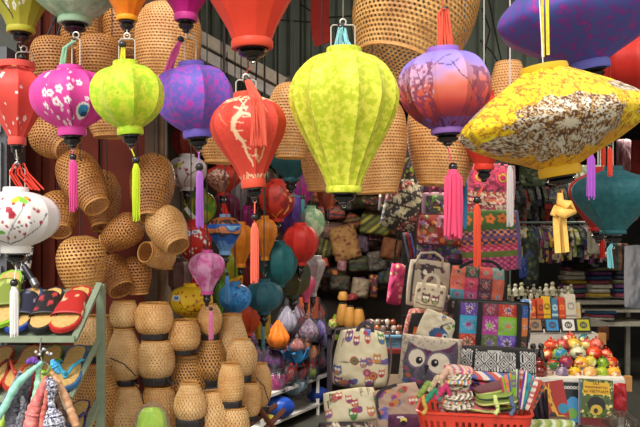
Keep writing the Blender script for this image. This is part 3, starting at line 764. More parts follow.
lantern('bright red lantern behind the tip of the yellow brocade lantern', 636, 42, 98, 38, 2.6, 'round', silk('#c92a1c', '#b82418', 30, .2), '#c92a1c', 10, up=-60)
lantern('red lantern with dark cap hanging below the left tip of the yellow brocade lantern', 484, 96, 165, 32, 2.75, 'drop', silk('#d8361f', '#c82c1a', 30, .2), '#d8361f', 10, ch=5, tassel=(200, 4, 204, 267, 7, '#ee5a3c', 477), up=-40)
lantern('dark teal lantern with flat gores at the right', 613, 171, 231, 42, 2.75, 'drop', silk('#1f5a60', '#2c6a70', 60, .12), '#1f5a60', 10, up=-50, collr=9, ch=3, ribbon=('#7cc4c8', [(612,244),(608,250),(609,268)], 5, 6))
lantern('red lantern half hidden behind the dark teal lantern', 598, 172, 228, 30, 3.05, 'drop', silk('#a81f18', '#981a14', 40, .2), '#a81f18', 10, up=-40, ch=3, tassel=(238, 2, 240, 258, 5, '#c8281c', 602))

# ------------------------------------------------------------------ bamboo overhead
G0 = 'woven bamboo lampshades hung overhead'
def wo(*a, **k): return woven(*a, group=None, **k)
wo('huge woven bamboo drum shade at the top centre', (430,-44), (398,66), 62, 2.9, 'drum', 'open', dd=-.10, pitch=4.4, cord=(430,-70))
wo('orange lit bamboo shade hanging behind the landscape lantern', (446,92), (441,185), 37, 2.85, 'jar', 'mid', dd=0, cord=(446,-40))
wo('orange lit bamboo shade behind the right side of the large lime lantern', (372,96), (377,193), 33, 2.75, 'jar', 'mid', cord=(372,-50))
wo('bamboo shade between the dragon lantern and the large lime lantern', (293,84), (291,158), 24, 2.8, 'jar', 'mid', cord=(293,-50))
wo('bamboo shade peeking out left of the large lime lantern foot', (322,130), (321,191), 21, 3.0, 'jar', 'mid', cord=(322,-20))
wo('bamboo shade behind the left side of the dragon lantern', (224,104), (222,163), 27, 2.8, 'jar', 'mid', cord=(224,-50))
wo('small pale bamboo shade under the left edge of the purple disc lantern', (508,62), (509,108), 22, 2.95, 'cup', 'mid', cord=(508,-40))
wo('round bamboo shade behind the red blossom lantern at top left', (52,38), (53,86), 22, 2.75, 'pot', 'dark', cord=(52,-60))
wo('round bamboo shade between the pink and round lime lanterns', (99,36), (98,82), 22, 2.75, 'pot', 'dark', cord=(98,-60))
wo('dim bamboo shade under the jade green lantern', (82,10), (84,52), 22, 3.05, 'pot', 'dark', cord=(82,-30))
wo('bamboo shade behind the orange lantern bottom', (126,6), (127,52), 23, 3.05, 'pot', 'dark', cord=(126,-30))
wo('large bamboo shade between the magenta and orange lanterns', (170,6), (166,82), 33, 2.85, 'pot', 'mid', cord=(170,-50))

wo('tilted bamboo shade below the red blossom lantern, mouth to the right', (40,128), (67,149), 21, 3.05, 'bell', 'dark', dd=-.10, cord=(40,-30))
wo('long bamboo shade leaning to the right below the pink lantern', (69,156), (97,207), 22, 3.0, 'bell', 'dark', dd=-.11, cord=(66,-30))
wo('bamboo shade behind the long leaning one', (101,172), (103,228), 19, 3.18, 'bell', 'dark', dd=-.09, cord=(101,-20))
wo('bamboo shade right of the white blossom lantern with its mouth below', (57,196), (60,232), 19.5, 3.1, 'bell', 'dark', dd=-.1, cord=(57,-20))
wo('bamboo shade under the round lime lantern, mostly hidden', (112,98), (113,137), 25, 2.9, 'pot', 'mid', cord=(112,-40))
wo('upright bamboo shade behind the lime tassel', (154,157), (150,219), 22.5, 3.05, 'bell', 'dark', dd=-.12, cord=(155,-20))
wo('bamboo shade tilted to the left above the open mouthed pair', (138,222), (107,243), 17, 3.05, 'jar', 'dark', dd=.05, cord=(137,-20))
wo('tilted bamboo shade left of the red dotted lantern', (158,212), (178,247), 20, 3.0, 'bell', 'tight', dd=-.1, cord=(158,-30))
wo('small bamboo shade whose dark mouth faces left', (170,258), (145,252), 13.5, 3.05, 'pot', 'tight', dd=-.11, cord=(164,-30))
wo('big pear shaped bamboo shade above the slippers', (80,236), (84,295), 24.5, 2.95, 'bell', 'open', pitch=3.6, cord=(80,-40))
wo('bamboo shade with its mouth facing the lower right beside the pear shaped one', (108,261), (122,290), 17, 3.12, 'pot', 'dark', dd=-.07, cord=(105,-20))
wo('small bamboo shade right of the pair above the stacks', (137,256), (139,294), 14, 3.15, 'jar', 'dark', cord=(137,-10))
wo('bamboo shade half hidden left of the yellow lantern', (164,232), (163,269), 12.5, 3.25, 'pot', 'tight', cord=(164,-10))

# ------------------------------------------------------------------ stacked bamboo vases
def st(label, cx, y0, y1, r, d=3.05, kind='pot', wv='tight', band=None, lean=0, group=None, name='bamboo_vase'):
    # open mouth at the top; closed foot at the bottom
    r *= 1.07
    return woven(label, (cx-lean, y1), (cx+lean, y0), r, d, kind, wv, band=None, group=group, name=name, cat='vase', dd=0) if not band else \
        strap(woven(label, (cx-lean, y1), (cx+lean, y0), r, d, kind, wv, group=group, name=name, cat='vase'), band, d, y1)
def strap(root, band, d, y1):
    k = d/F; br, bh = band[:2]; br *= k; bh *= k
    bm = MB(); bm.lathe([(br*.5, bh*.25), (br, bh*.3), (br*1.04, 0), (br*1.02, -bh*.7), (br*.5, -bh*.7)], 8)
    bm.build('black_strap', plain('#221e1d', .6), root, smooth=False)
    return root
st('small squat bamboo vase on top of the leftmost full stack', 124, 301, 327, 13.5, 3.1, 'pot', 'vase')
st('tall bamboo vase under the small squat one', 124, 328, 380, 17.5, 3.1, 'pear', 'vase', (13, 6))
st('bamboo vase at the bottom of the stack left of the lime bag', 128, 386, 450, 18.5, 3.05, 'pear', 'vase')
st('wide squat bamboo vase topping the stack left of the yellow lantern', 154, 303, 334, 18, 3.1, 'pot', 'tight', (14, 6))
st('tall bamboo vase under the wide squat one', 156, 340, 378, 17.5, 3.1, 'pot', 'vase', (15, 7))
st('bamboo vase right behind the lime bag', 159, 386, 446, 17.5, 3.1, 'pot', 'tight')
st('squat bamboo vase directly under the yellow lantern', 183, 320, 350, 16.5, 3.15, 'pot', 'tight', (12, 5))
st('big openwork bamboo vase under the squat one below the yellow lantern', 187, 355, 400, 19, 3.2, 'pear', 'open', (15, 7))
st('pale bamboo vase with an open mouth in front, above the lime bag edge', 190, 382, 420, 15.5, 2.92, 'pear', 'vase', (14, 8))
st('foot vase below the pale open mouthed one', 191, 428, 455, 16, 2.92, 'pot', 'tight')
st('slim bamboo vase leaning at the bottom centre of the stacks', 215, 391, 452, 15.5, 2.98, 'ovoid', 'vase', lean=-3)
st('small bamboo vase behind the pink tassel of the yellow lantern', 210, 304, 336, 11.5, 3.22, 'ovoid', 'fine', (9, 5))
st('wide openwork bamboo vase below the pink tassel', 211, 340, 380, 16.5, 3.22, 'pear', 'open', (13, 7))
st('tall bamboo vase under the blue mottled lantern', 232, 314, 372, 16.5, 3.3, 'pear', 'vase')
st('bamboo vase with a narrow neck right of the tall one', 242, 339, 377, 14.5, 3.15, 'ovoid', 'vase', (9, 6))
st('bamboo vase strapped below the narrow necked one', 249, 382, 416, 11.5, 3.15, 'pot', 'fine', (9, 6))
st('smooth barrel shaped bamboo vase in the foreground of the stacks', 231, 363, 402, 12.5, 2.98, 'drum', 'fine', (11, 6))
st('bamboo vase at the bottom right under the smooth barrel one', 236, 407, 448, 13, 2.98, 'pot', 'vase')
st('slender bamboo vase at the right end of the stacks', 261, 363, 408, 10.5, 3.3, 'ovoid', 'fine', (8, 6))
st('large coarse bamboo vase behind the slipper stand', 96, 364, 446, 26, 3.05, 'pear', 'open')
st('bamboo vase above the coarse one behind the slipper stand', 95, 316, 356, 19, 3.15, 'pot', 'vase', (14, 8))
for i, (P, d, lb) in enumerate([([(110,358),(124,364),(136,376)], 2.98, 'thin black cord arching over the tall vase'), ([(134,382),(141,392),(144,404)], 2.96, 'thin black cord looping down to the lime bag'),
   ([(168,378),(172,388),(178,383),(168,382)], 3.0, 'small loop of black cord beside the strap'), ([(256,378),(264,386),(269,402)], 3.1, 'thin cord hanging beside the slender vase')]):
    o = W(*P[-1], d); r = thing('loose_cord', lb, 'cord', o); MB().tube([W(*p, d)-o for p in P], .0025, 5).build('cord_run', DARKCORD, r)
# bench under the stacks (its top is just below the picture) and its wooden rails
bn = thing('wooden_bench', 'low brown wooden bench carrying the bamboo vase stacks', 'bench', (-.62, 3.1, 0))
zt = W(0, 452, 3.05).z
bm = plain('#5d3322', .6, var=.3, scale=10)
MB().box((0, 0, zt-.03), (.95, .62, .04)).build('bench_top', bm, bn, smooth=False)
for x in (-.44, .44):
    for y in (-.27, .27): MB().box((x, y, (zt-.05)/2), (.05, .05, zt-.05)).build('leg', bm, bn, smooth=False)
o0 = W(245, 427, 3.1)
r = thing('wooden_rack', 'reddish brown crossed sticks of a wooden rack at the foot of the stacks', 'rack', o0)
for a, b_ in [((236,434),(276,405)), ((256,404),(282,440)), ((248,446),(284,410))]:
    MB().tube([W(*a, 3.2)-o0, W(*b_, 3.35)-o0], .012, 6).build('stick', plain('#6b3a2a', .6, var=.3, scale=20), r)
r = thing('plastic_bag', 'shiny lime green bag with clear wrapping in front of the bamboo stacks', 'bag', W(152, 445, 2.85))
k = 2.85/F
M = Matrix.Diagonal((1, .6, 1, 1))
rr = random.Random(4); ph = [rr.random()*6 for _ in range(5)]
MB().lathe([(.002, 38*k), (7*k, 37*k), (12*k, 32*k), (15*k, 18*k), (15*k, 6*k), (11*k, 0), (.002, 0)], 26, M, fac=lambda a: 1+.06*math.sin(3*a+1)+.05*math.sin(7*a)).build('green_contents', silk('#9bc626', '#b8d63c', 25, .1), r)
MB().lathe([(2*k, 44*k), (9*k, 40*k), (15*k, 33*k), (19*k, 18*k), (18*k, 4*k), (12*k, -1*k)], 40, M, fac=lambda a: 1+.08*math.sin(5*a+1)+.06*math.sin(11*a)).build('clear_wrapping', film('#f2f6ee', .84), r)
# ------------------------------------------------------------------ coloured lanterns hanging inside
def L(label, cx, yt, yb, r, d, shape, c1, c2=None, paint=None, **k):
    if not paint: r *= 1.13; k['dip'] = 1.9; yt -= 1.5; yb += 1.5
    m = None if paint else silk(c1, c2 or c1, k.pop('sc', 26), k.pop('soft', .15))
    up = k.pop('up', 232-1180/d)
    return lantern(label, cx, yt, yb, r, d, shape, m, k.pop('collar', c1), k.pop('ribs', 8), paint=paint, up=up, ch=k.pop('ch', 3), colly=3, ucord='#3a3430', **k)
L('white lantern painted with red blossoms behind the purple tassel', 187, 157, 188, 20, 3.7, 'round', '#cfc6c2', paint=p_white_red, ribs=10, dens=1.5)
L('red lantern mostly hidden above the white blossom one', 190, 128, 158, 16, 3.95, 'round', '#9c2a20', '#7c1c16')
L('dark red lantern with a glittering patch under the dragon lantern', 223, 166, 193, 19.5, 3.75, 'onion', '#a32418', paint=p_red_glitter, dens=1.5)
L('green and yellow striped lantern below the white blossom one', 200, 193, 222, 15, 3.85, 'ball', '#5c8f1e', '#b9b827', sc=20, soft=.05)
L('dark magenta lantern below the glittering red one', 226, 195, 217, 13, 4.0, 'ball', '#6e2442', '#8a2a58')
L('pale grey cone lantern behind the foot of the dragon lantern', 240, 178, 206, 12, 4.15, 'long', '#8e8a8c', '#a8a2a4')
L('red lantern with white dots', 194, 222, 260, 18, 3.7, 'ball', '#c8241c', paint=p_dots_red, ribs=10, dens=1.6, ribbon=('#dcd8d0', [(186,208),(192,216),(197,222)], 6, 5))
L('blue landscape lantern with an orange band', 225, 217, 252, 17.5, 3.42, 'long', '#7aa6d8', paint=p_bluescape, dens=1.6, tassel=(274, 2, 276, 303, 4.5, '#5b94cc', 227), ribbon=('#c8301e', [(224,204),(225,210),(226,216)], 6, 5))
L('orange funnel lantern left of the coral tassel', 241, 226, 263, 13, 3.75, 'long', '#d9801a', '#c86c14', tassel=(272, 1.6, 276, 286, 2, '#d88a1e', 242))
L('orange funnel lantern right of the coral tassel', 265, 220, 256, 11.5, 3.8, 'long', '#cf7a1c', '#b9621a')
L('pink and white striped funnel lantern', 207, 254, 290, 16.5, 3.1, 'long', '#c0508e', '#d79abf', sc=22, soft=.1, ribbon=('#1c1a20', [(204,246),(214,258),(200,262)], 3, 2), tassel=(309, 2, 311, 340, 5, '#e284a6', 211))
L('small yellow green lantern behind the blue landscape one', 227, 254, 282, 13.5, 3.95, 'ball', '#7e9c1c', '#b5ab20', sc=20)
L('yellow lantern sprinkled with red blossoms', 191, 286, 317, 22, 3.35, 'ball', '#efc51f', paint=p_yellow_red, ribs=10, dens=1.4, ribbon=('#c42a20', [(196,276),(194,284),(205,286)], 8, 6), tassel=(322, 1, 322, 345, 3, '#d9c92a', 190))
L('blue mottled globe lantern', 235, 284, 312, 16.5, 3.55, 'ball', '#2b7cc0', paint=p_blue_mottle, ribs=10, dens=1.6, ribbon=('#d8a028', [(242,276),(235,280),(228,284)], 4, 4))
L('dark teal round lantern in the middle of the coloured cluster', 278, 245, 283, 17.5, 3.9, 'round', '#1c5c60', '#226a6c', ribs=10)
L('dark blue teal lantern below the round teal one', 264, 283, 310, 17, 3.7, 'ball', '#22525e', '#2c6470', ribs=10, tassel=(322, 2, 326, 350, 3.4, '#5b8a90', 263))
L('dark olive grey lantern right of the teal ones', 293, 260, 294, 17, 4.05, 'ball', '#3a4238', '#564e24', sc=12)
L('teal lantern bottom showing below the bamboo shade', 291, 146, 177, 24, 3.3, 'drop', '#1a4a50', '#205558', tassel=(197, 2, 199, 214, 3, '#3f8a86', 303))
L('glossy red lantern with gold leaves behind the teal bottom', 277, 182, 219, 19, 3.9, 'round', '#b82a1a', paint=p_red_gold, dens=1.5, tassel=(224,2,226,262,3,'#c8a090',272))
L('violet funnel lantern below the glossy red one', 287, 194, 234, 15, 4.1, 'long', '#54378c', '#6a48a8')
L('purple and pink striped lantern behind the teal tassel', 301, 172, 202, 13, 4.25, 'ball', '#7c2a86', '#b03070', sc=18)
L('bright red round lantern right of the violet funnel', 300, 227, 261, 16.5, 3.95, 'round', '#c2281c', '#b02018', ribs=10)
L('pale green and cream striped lantern at the right of the cluster', 311, 210, 237, 13, 4.2, 'ball', '#7ea67a', '#bcc9a0', sc=16, soft=.06)
L('pale grey pleated lantern right of the olive one', 313, 260, 292, 12, 4.7, 'cone', '#a89e9e', '#8c8484')
L('small pink bag lantern below the grey pleated one', 306, 277, 298, 9, 4.55, 'long', '#c2446c', '#d05880')
L('orange red lantern behind the tall bamboo vase', 248, 304, 331, 12, 3.9, 'ball', '#c8481c', '#b83c18')
L('dark red lantern behind the orange funnels', 250, 262, 292, 13, 4.15, 'ball', '#8e241a', '#7a1c16')
L('magenta lantern behind the blue landscape lantern', 247, 210, 228, 8, 4.1, 'bag', '#a82272', '#962068')
L('brown green lantern behind the dragon lantern foot', 262, 168, 200, 14, 4.2, 'ball', '#3e3420', '#54341c')
L('deep red lantern under the brown green one', 246, 192, 216, 12, 4.28, 'ball', '#7c1c18', '#681614')
L('maroon lantern behind the pale green striped one', 327, 178, 206, 10, 4.8, 'ball', '#7c2a22', '#a04a2a')
L('yellow paper lantern beside the thin blue tassel', 262, 308, 334, 8, 4.3, 'bag', '#b9952a', '#a3801c', up=-42)
L('green streamer lantern behind the pink striped one', 221, 284, 312, 5, 3.85, 'long', '#4f8a2c', '#62a034')
L('pink silk lantern peeping under the green striped one', 181, 262, 286, 12, 4.1, 'bag', '#7e6464', '#9a7a78')

# ------------------------------------------------------------------ lotus paper lanterns on the white shelf
def lotus(label, cx, y0, y1, r, d, c1, c2=None, wrap=False, petals=8, spread=.3, base=True, wc='#e8e6f0'):
    r *= 1.25; y0 -= 2; d = max(d, 3.505/(.5-(cx-320+.8*r)/800)) if 'heaped' not in label else d
    k = d/F; root = thing('lotus_lantern', label, 'lantern', W(cx, y1, d)); h = (y1-y0)*k; R = r*k
    mb = MB(); n = petals*8; vs = []; rows = 10
    for j in range(rows+1):
        s = j/rows
        for i in range(n):
            a = 2*PI*i/n; ph = abs(math.sin(a*petals/2)); tip = ph**.8
            rr_ = R*(.45+.55*math.sin(min(1, s*1.25)*PI/2+0)*(1-.55*max(0, s-.35)/.65*(1-spread)))*(1+.12*(ph-.5))
            if spread <= .6: rr_ = R*(.5+.5*math.sin(min(1, s/.4)*PI/2))*(1-max(0, (s-.4)/.6)**1.3*.93)*(1+.16*(ph-.5))
            if spread > .6: rr_ = R*(.35+.65*s)*(1+.1*(ph-.5))
            z = (h*s*(.5+.5*tip) if s > .3 else h*s*.8) if spread > .6 else h*s*(.94+.06*tip)
            vs.append((rr_*math.sin(a), -rr_*math.cos(a), z+.002))
    fs = [(j*n+i, j*n+(i+1) % n, (j+1)*n+(i+1) % n, (j+1)*n+i) for j in range(rows) for i in range(n)]
    fs.append(tuple(range(n))[::-1])
    mb.add(vs, fs); mb.build('petals', silk(c1, c2 or c1, 40, .15, rough=.6), root)
    MB().lathe([(R*.05, h*.75), (R*.38, h*.55), (R*.42, h*.2), (R*.3, .003)], 14).build('inner_bud', silk(c2 or c1, c1, 40, .15), root)
    if base: MB().lathe([(.001, 0), (R*.8, 0), (R*.85, .008), (R*.7, .014), (.001, .014)], 20).build('base_disc', plain('#1f1a1a', .5), root)
    if wrap:
        rs = random.Random(int(cx*y0)); p1, p2 = rs.random()*6, rs.random()*6
        MB().lathe([(R*.12, h*1.32), (R*.3, h*1.12), (R*.2, h*1.05), (R*.7, h*.92), (R*1.1, h*.6), (R*1.15, h*.25), (R*.95, .001)], 36, None, fac=lambda a: 1+.09*math.sin(5*a+p1)+.07*math.sin(9*a+p2)).build('clear_wrapping', film(wc, .86), root)
    return root
LD = 6.6
lotus('bright orange lotus bud lantern', 278, 322, 349, 9, 6.5, '#e07a1c', '#d06412', petals=7)
lotus('bright blue open lotus lantern', 294, 350, 366, 12, 6.5, '#3f9fe0', '#2f86cc', spread=.9, petals=8)
lotus('pale blue wrapped lotus lantern at the front corner of the white shelf', 292, 379, 396, 13, 6.3, '#86b4c4', '#9cc6d2', True, spread=.9)
lotus('red wrapped lotus lantern behind the pale blue one', 287, 366, 383, 8, 6.55, '#c42a22', '#a81e1c', True, spread=.9)
lotus('second red wrapped lotus lantern right of the other red one', 300, 364, 381, 7.5, 6.7, '#b8261e', '#9a1c1a', True, spread=.9)
lotus('magenta wrapped lotus lantern at the left end of the white shelf', 274, 372, 393, 8, 6.45, '#a8206e', '#8e1a60', True)
lotus('violet wrapped lotus lantern above the magenta one', 274, 349, 370, 8, 6.55, '#6e2a72', '#561f60', True)
lotus('lime green wrapped lotus lantern beside the red ones', 309, 363, 379, 6, 6.85, '#9cb82a', '#b8c83c', True)
lotus('orange wrapped lotus lantern right of the blue open one', 310, 346, 362, 8, 6.75, '#cf6a30', '#d88a50', True, spread=.9)
lotus('silver wrapped bud lantern above the orange lotus bud', 287, 308, 332, 8, 6.95, '#a9a3b2', '#c2bcc8', True)
lotus('red wrapped bud lantern behind the silver one', 298, 306, 327, 6, 7.2, '#a82a2c', '#8a2024', True)
lotus('white and maroon wrapped bud lantern', 309, 320, 341, 8, 6.95, '#b5aab4', '#6a2448', True)
lotus('lilac wrapped bud lantern at the right end of the upper tier', 320, 322, 348, 7.5, 6.8, '#8a7ab8', '#a090cc', True)
lotus('small pink wrapped bud lantern beside the lilac one', 328, 330, 347, 5, 6.95, '#b06a90', '#9a527c', True)
lotus('yellow green lantern bud right of the lilac one', 335, 316, 340, 5.5, 7.3, '#a3b42c', '#8a9a20', False, base=False)
lotus('small red wrapped bud on the highest tier', 319, 305, 321, 5, 7.4, '#a8402a', '#c05838', True)
lotus('dark plum wrapped bud below the blue tassel', 262, 352, 370, 7, 6.75, '#4a2040', '#3a1834', True)
lotus('rust coloured wrapped bud in the middle row', 297, 340, 352, 6, 6.85, '#a85a54', '#c07868', True)
lotus('plum wrapped bud beside the orange lotus bud', 264, 330, 350, 7, 6.95, '#5a2a50', '#42203e', True)
lotus('wine red wrapped bud right of the lime one', 318, 352, 368, 5.5, 7.05, '#8a2430', '#701c28', True)
lotus('dark blue wrapped bud at the right end of the white shelf', 327, 352, 366, 5, 7.15, '#2c3c78', '#24306a', True)
r = thing('gift_box', 'flat orange box standing behind the wrapped buds', 'box', W(310, 318, 7.25))
MB().box((-.05, 0, .095), (.1, .06, .19)).build('front_panel', plain('#b8501c', .6), r, smooth=False)
MB().box((.045, .01, .095), (.06, .06, .19)).build('side_panel', plain('#8a3414', .6), r, smooth=False)

# white low shelf
WM = plain('#e6e3dc', .5, var=.05)
zs = .335
r = thing('white_shelf', 'white metal two tier shelf holding wrapped lotus lanterns', 'shelf', (-.3, 6.7, 0))
c_ = [(-.43-.05, 6.15), (.1, 7.3), (-.2, 7.55), (-1.15, 6.15)]
def quad_board(c_, z, t, o):
    return MB().prism([(x-o[0], y-o[1]) for x, y in c_], z-t, z)
fr = [(-1.15, 6.15), (-.43, 6.15), (.12, 7.25), (-.5, 7.6)]
quad_board(fr, zs, .025, (-.3, 6.7)).build('top_board', WM, r, smooth=False)
quad_board(fr, .1, .02, (-.3, 6.7)).build('lower_board', WM, r, smooth=False)
for x, y in ((-.445, 6.165), (-.02, 7.0), (-1.1, 6.2), (.09, 7.22)): MB().box((x+.3, y-6.7, zs/2-.012), (.028, .028, zs-.026)).build('leg', WM, r, smooth=False)
r = thing('tiered_stand', 'dark stepped stand raising the back rows of lotus lanterns', 'stand', (-.3, 7.2, zs))
DK = plain('#2c2430', .8)
def step(x0, x1, y0, y1, z, nm='step'):
    e = lambda y: -.43+.5*(y-6.15)-.05
    MB().prism([(-1.1+.3, y0-7.2), (e(y0)+.3, y0-7.2), (e(y1)+.3, y1-7.2), (-1.1+.5*(y1-6.4)+.3, y1-7.2)], 0, z-zs).build(nm, DK, r, smooth=False)
step(0, 0, 6.42, 6.72, .49); step(0, 0, 6.72, 6.98, .57); step(0, 0, 6.98, 7.5, .62)
r = thing('storage_bag', 'crumpled blue plastic bag on the lower tier of the white shelf', 'bag', (-.33, 6.45, .1))
MB().ball((-.02, 0, .09), .15, 14, (1, .7, .6)).build('blue_sack', silk('#1e3f9c', '#2c5cc4', 14, .08, rough=.3), r)
MB().ball((-.09, -.12, .03), .05, 8, (1.3, .5, .6)).build('yellow_wrapper', silk('#b8b02a', '#d0c83c', 20, .1), r)
r = thing('storage_bag', 'small dark blue bag further back on the lower tier', 'bag', (-.02, 7.05, .1))
MB().ball((0, 0, .07), .1, 12, (1, .7, .7)).build('blue_sack', silk('#1c3a8c', '#16306c', 14, .1), r)
for x, y, q, dd, lb in [(282,360,'#c02c24',6.9,'red film wrapped blossom under the orange bud'), (268,384,'#8c1c68',6.5,'magenta wrapped blossom left of the shelf corner'), (279,391,'#b0286a',6.4,'pink magenta wrapped blossom low at the shelf corner'), (304,354,'#d87a2c',6.95,'orange film wrapped blossom right of the blue one'),
    (315,340,'#7c5ab0',7.0,'violet film wrapped bud under the white and maroon one'), (296,322,'#d0c4cc',7.2,'pearly wrapped bud between silver and red ones'), (303,346,'#c8502c',7.1,'brick orange wrapped blossom in the middle'), (268,342,'#6c2c7c',6.9,'purple film wrapped blossom left of the orange bud'),
    (309,376,'#a8242c',6.9,'dark red wrapped blossom right of the lime one'), (324,340,'#b06ac0',7.25,'orchid wrapped bud at the tier end'), (289,342,'#8a3c6c',7.1,'mauve wrapped bud behind the orange bud'), (316,360,'#6a2434',7.1,'burgundy wrapped blossom at the shelf edge')]:
    lotus(lb, x, y-15, y, 6.5, dd, q, None, True, spread=.9 if 'blossom' in lb else .3)
# plum coloured packets heaped under the tassels
for i in range(14):
    x = 256+(i % 5)*6+rng.uniform(-2, 2); y = 344+(i//5)*9+rng.uniform(-2, 2)
    if i in (0,): pass
    lotus('small plum wrapped packet heaped left of the lotus buds', x, y-10, y, 5.5, 7.05+rng.uniform(0,.1)-(i//5)*.12, ['#7a2468', '#9a2c5c', '#4c2c70', '#8c2434'][i % 4], None, True, base=False)['group'] = 'small plum wrapped packets beside the bamboo stacks'

# ------------------------------------------------------------------ slipper stand
GR = plain('#8d9a80', .5, var=.1)
o0 = W(101, 427, 2.72); o0.z = 0
r = thing('display_stand', 'pale green metal stand with sloping slipper shelves', 'stand', o0)
def bar(a, b, w=.02, name='bar', m=GR):
    a = Vector(a)-o0; b = Vector(b)-o0; mb = MB(); MBs = MB_strap([a, a*.5+b*.5, b], w, w*.8); MBs.build(name, m, r, smooth=False)
D0, D1 = 2.58, 2.86
P0 = W(101, 284, 2.84); bar(P0, (P0.x, P0.y, 0), .028, 'post')
bar((P0.x, P0.y-.02, P0.z), W(74, 340, D0), .02, 'side_rail'); bar(W(-30, 339, D0), W(75, 339, D0), .02, 'front_rail')
P1 = W(99, 340, D1); P2 = W(70, 398, D0); bar((P0.x-.005, P0.y-.02, P1.z), P2, .016, 'side_rail'); bar(W(-30, 399, D0), P2, .02, 'front_rail')
P3 = W(99, 398, D1); P4 = W(78, 452, D0); bar(P3, P4, .02, 'side_rail'); bar(W(-30, 452, D0), P4, .02, 'front_rail')
bar(W(-30, 452, D0), (W(-30,452,D0).x, D0, 0), .028, 'post')
def shelf_board(ya, yb, xa=75):
    a = W(xa, yb, D0)+Vector((0,0,-.01)); b = W(xa+24, ya, D1)+Vector((0,.01,-.006)); L0 = Vector((-1.35-a.x, 0, 0))
    mb = MB(); n = Vector((0,0,-.006)); q = [a-o0, b-o0, b+Vector((-1.3-b.x,0,0))-o0, a+L0-o0]
    mb.add(q+[v+n for v in q], [(0,1,2,3),(7,6,5,4),(0,4,5,1),(1,5,6,2),(2,6,7,3),(3,7,4,0)]); mb.build('shelf_board', plain('#7c8672', .6), r, smooth=False)
shelf_board(288, 338, 73); shelf_board(344, 398, 70)
STRAW = plain('#d2aa66', .7, var=.2, scale=90)
def slipper(label, toe, heel, w, trim, strap, kind='mule', fl=None, cat='slipper', lift=.012, name='slipper', d0=D0, d1=D1):
    A = W(*toe, d0); B = W(*heel, d1); ax = B-A; Ln = ax.length; z = ax.normalized()
    xx = Vector((1,0,0)); xx = (xx-z*xx.dot(z)).normalized(); n = xx.cross(z).normalized()
    if n.y > 0: n = -n
    k = (d0+d1)/2/F; w2 = w*k
    root = thing(name, label, cat, A+n*lift)
    out = [(0,0),(.03,.5),(.1,.85),(.22,1),(.38,.97),(.55,.8),(.72,.74),(.86,.76),(.95,.6),(1,0)]
    def outline(s):
        R_ = [(-w2/2*q*s, Ln*(.5+(t-.5)*(s*.5+.5))) for t, q in out]; Lf = [(w2/2*q*s, Ln*(.5+(t-.5)*(s*.5+.5))) for t, q in out[::-1][1:-1]]
        return R_+Lf
    M = Matrix((xx, z, n)).transposed().to_4x4()
    MB().prism(outline(1.0), -.006, .007, M).build('sole', plain(trim, .6), root)
    MB().prism(outline(.84), .0, .0085, M).build('insole', STRAW, root)
    if kind == 'mule':
        mb = MB(); nn, mm = 22, 12; vs = []
        for j in range(mm+1):
            t = .27+.42*j/mm
            q = np.interp(t, [o[0] for o in out], [o[1] for o in out])*w2/2*1.05
            for i in range(nn+1):
                a = PI*i/nn; vs.append(M @ Vector((-q*math.cos(a), Ln*t, .006+max(0,math.sin(a))**.6*(.02+.014*(j/mm)))))
        fs = [(j*(nn+1)+i, j*(nn+1)+i+1, (j+1)*(nn+1)+i+1, (j+1)*(nn+1)+i) for j in range(mm) for i in range(nn)]
        mb.add(vs, fs)
        xs = np.array([(i/nn)*w for j in range(mm+1) for i in range(nn+1)]); ys = np.array([j/mm*20 for j in range(mm+1) for i in range(nn+1)])
        c = Cv(xs, ys, strap)
        if fl: c.scatter(7, 1, 1, w-1, 19, 2.1, fl, int(toe[0]), True)
        o = mb.build('strap', painted(.45), root, colors=c.c)
        sm = o.modifiers.new('thick', 'SOLIDIFY'); sm.thickness = .002
    else:
        t0 = M @ Vector((0, Ln*.2, .012))
        for s in (-1, 1):
            MB().tube([t0, M @ Vector((s*w2*.2, Ln*.3, .035)), M @ Vector((s*w2*.42, Ln*.45, .035)), M @ Vector((s*w2*.4, Ln*.6, .008))], .0055, 8).build('thong_strap', plain(strap, .4), root)
        MB().ball(t0+(M.to_3x3() @ Vector((0,0,.02))), .008, 8).build('toe_post', plain(strap, .4), root)
    return root
slipper('lime green trimmed straw slipper at the left edge of the upper shelf', (0,330), (13,274), 31, '#8fbf2c', '#7c8a34', fl=['#a8b45a', '#c0c874'])
slipper('blue trimmed mule with a navy and white patterned strap', (13,335), (36,291), 27, '#2c4aa0', '#2a2c40', fl=['#9aa0b8', '#70788e'])
slipper('black mule with small red flowers on its strap', (38,335), (57,291), 26, '#1f1e22', '#211d20', fl=['#c04040', '#a83040'])
slipper('red mule with cream flowers', (60,335), (84,290), 30, '#c22a22', '#b82a24', fl=['#ecc890', '#e8d8b0'])
slipper('lime trimmed slipper cut by the left picture edge', (-16,336), (-8,292), 26, '#8fbf2c', '#8a9a3a', fl=['#a8b45a'])
slipper('straw flip flop with turquoise thong and blue edge', (62,394), (80,349), 28, '#3c6c9c', '#35a6c8', 'thong', name='flip_flop')
slipper('straw flip flop with a green thong', (42,394), (56,349), 25, '#6e8a3c', '#8fbf2c', 'thong', name='flip_flop')
slipper('straw flip flop with red edge and red thong', (12,394), (36,349), 26, '#b83a28', '#b8402c', 'thong', name='flip_flop')
slipper('red edged flip flop at the left picture edge of the lower shelf', (-12,394), (8,350), 25, '#b83a28', '#7a3024', 'thong', name='flip_flop')
slipper('navy edged flip flop on the lowest shelf', (66,446), (84,404), 24, '#2c3570', '#2c3570', 'thong', name='flip_flop')

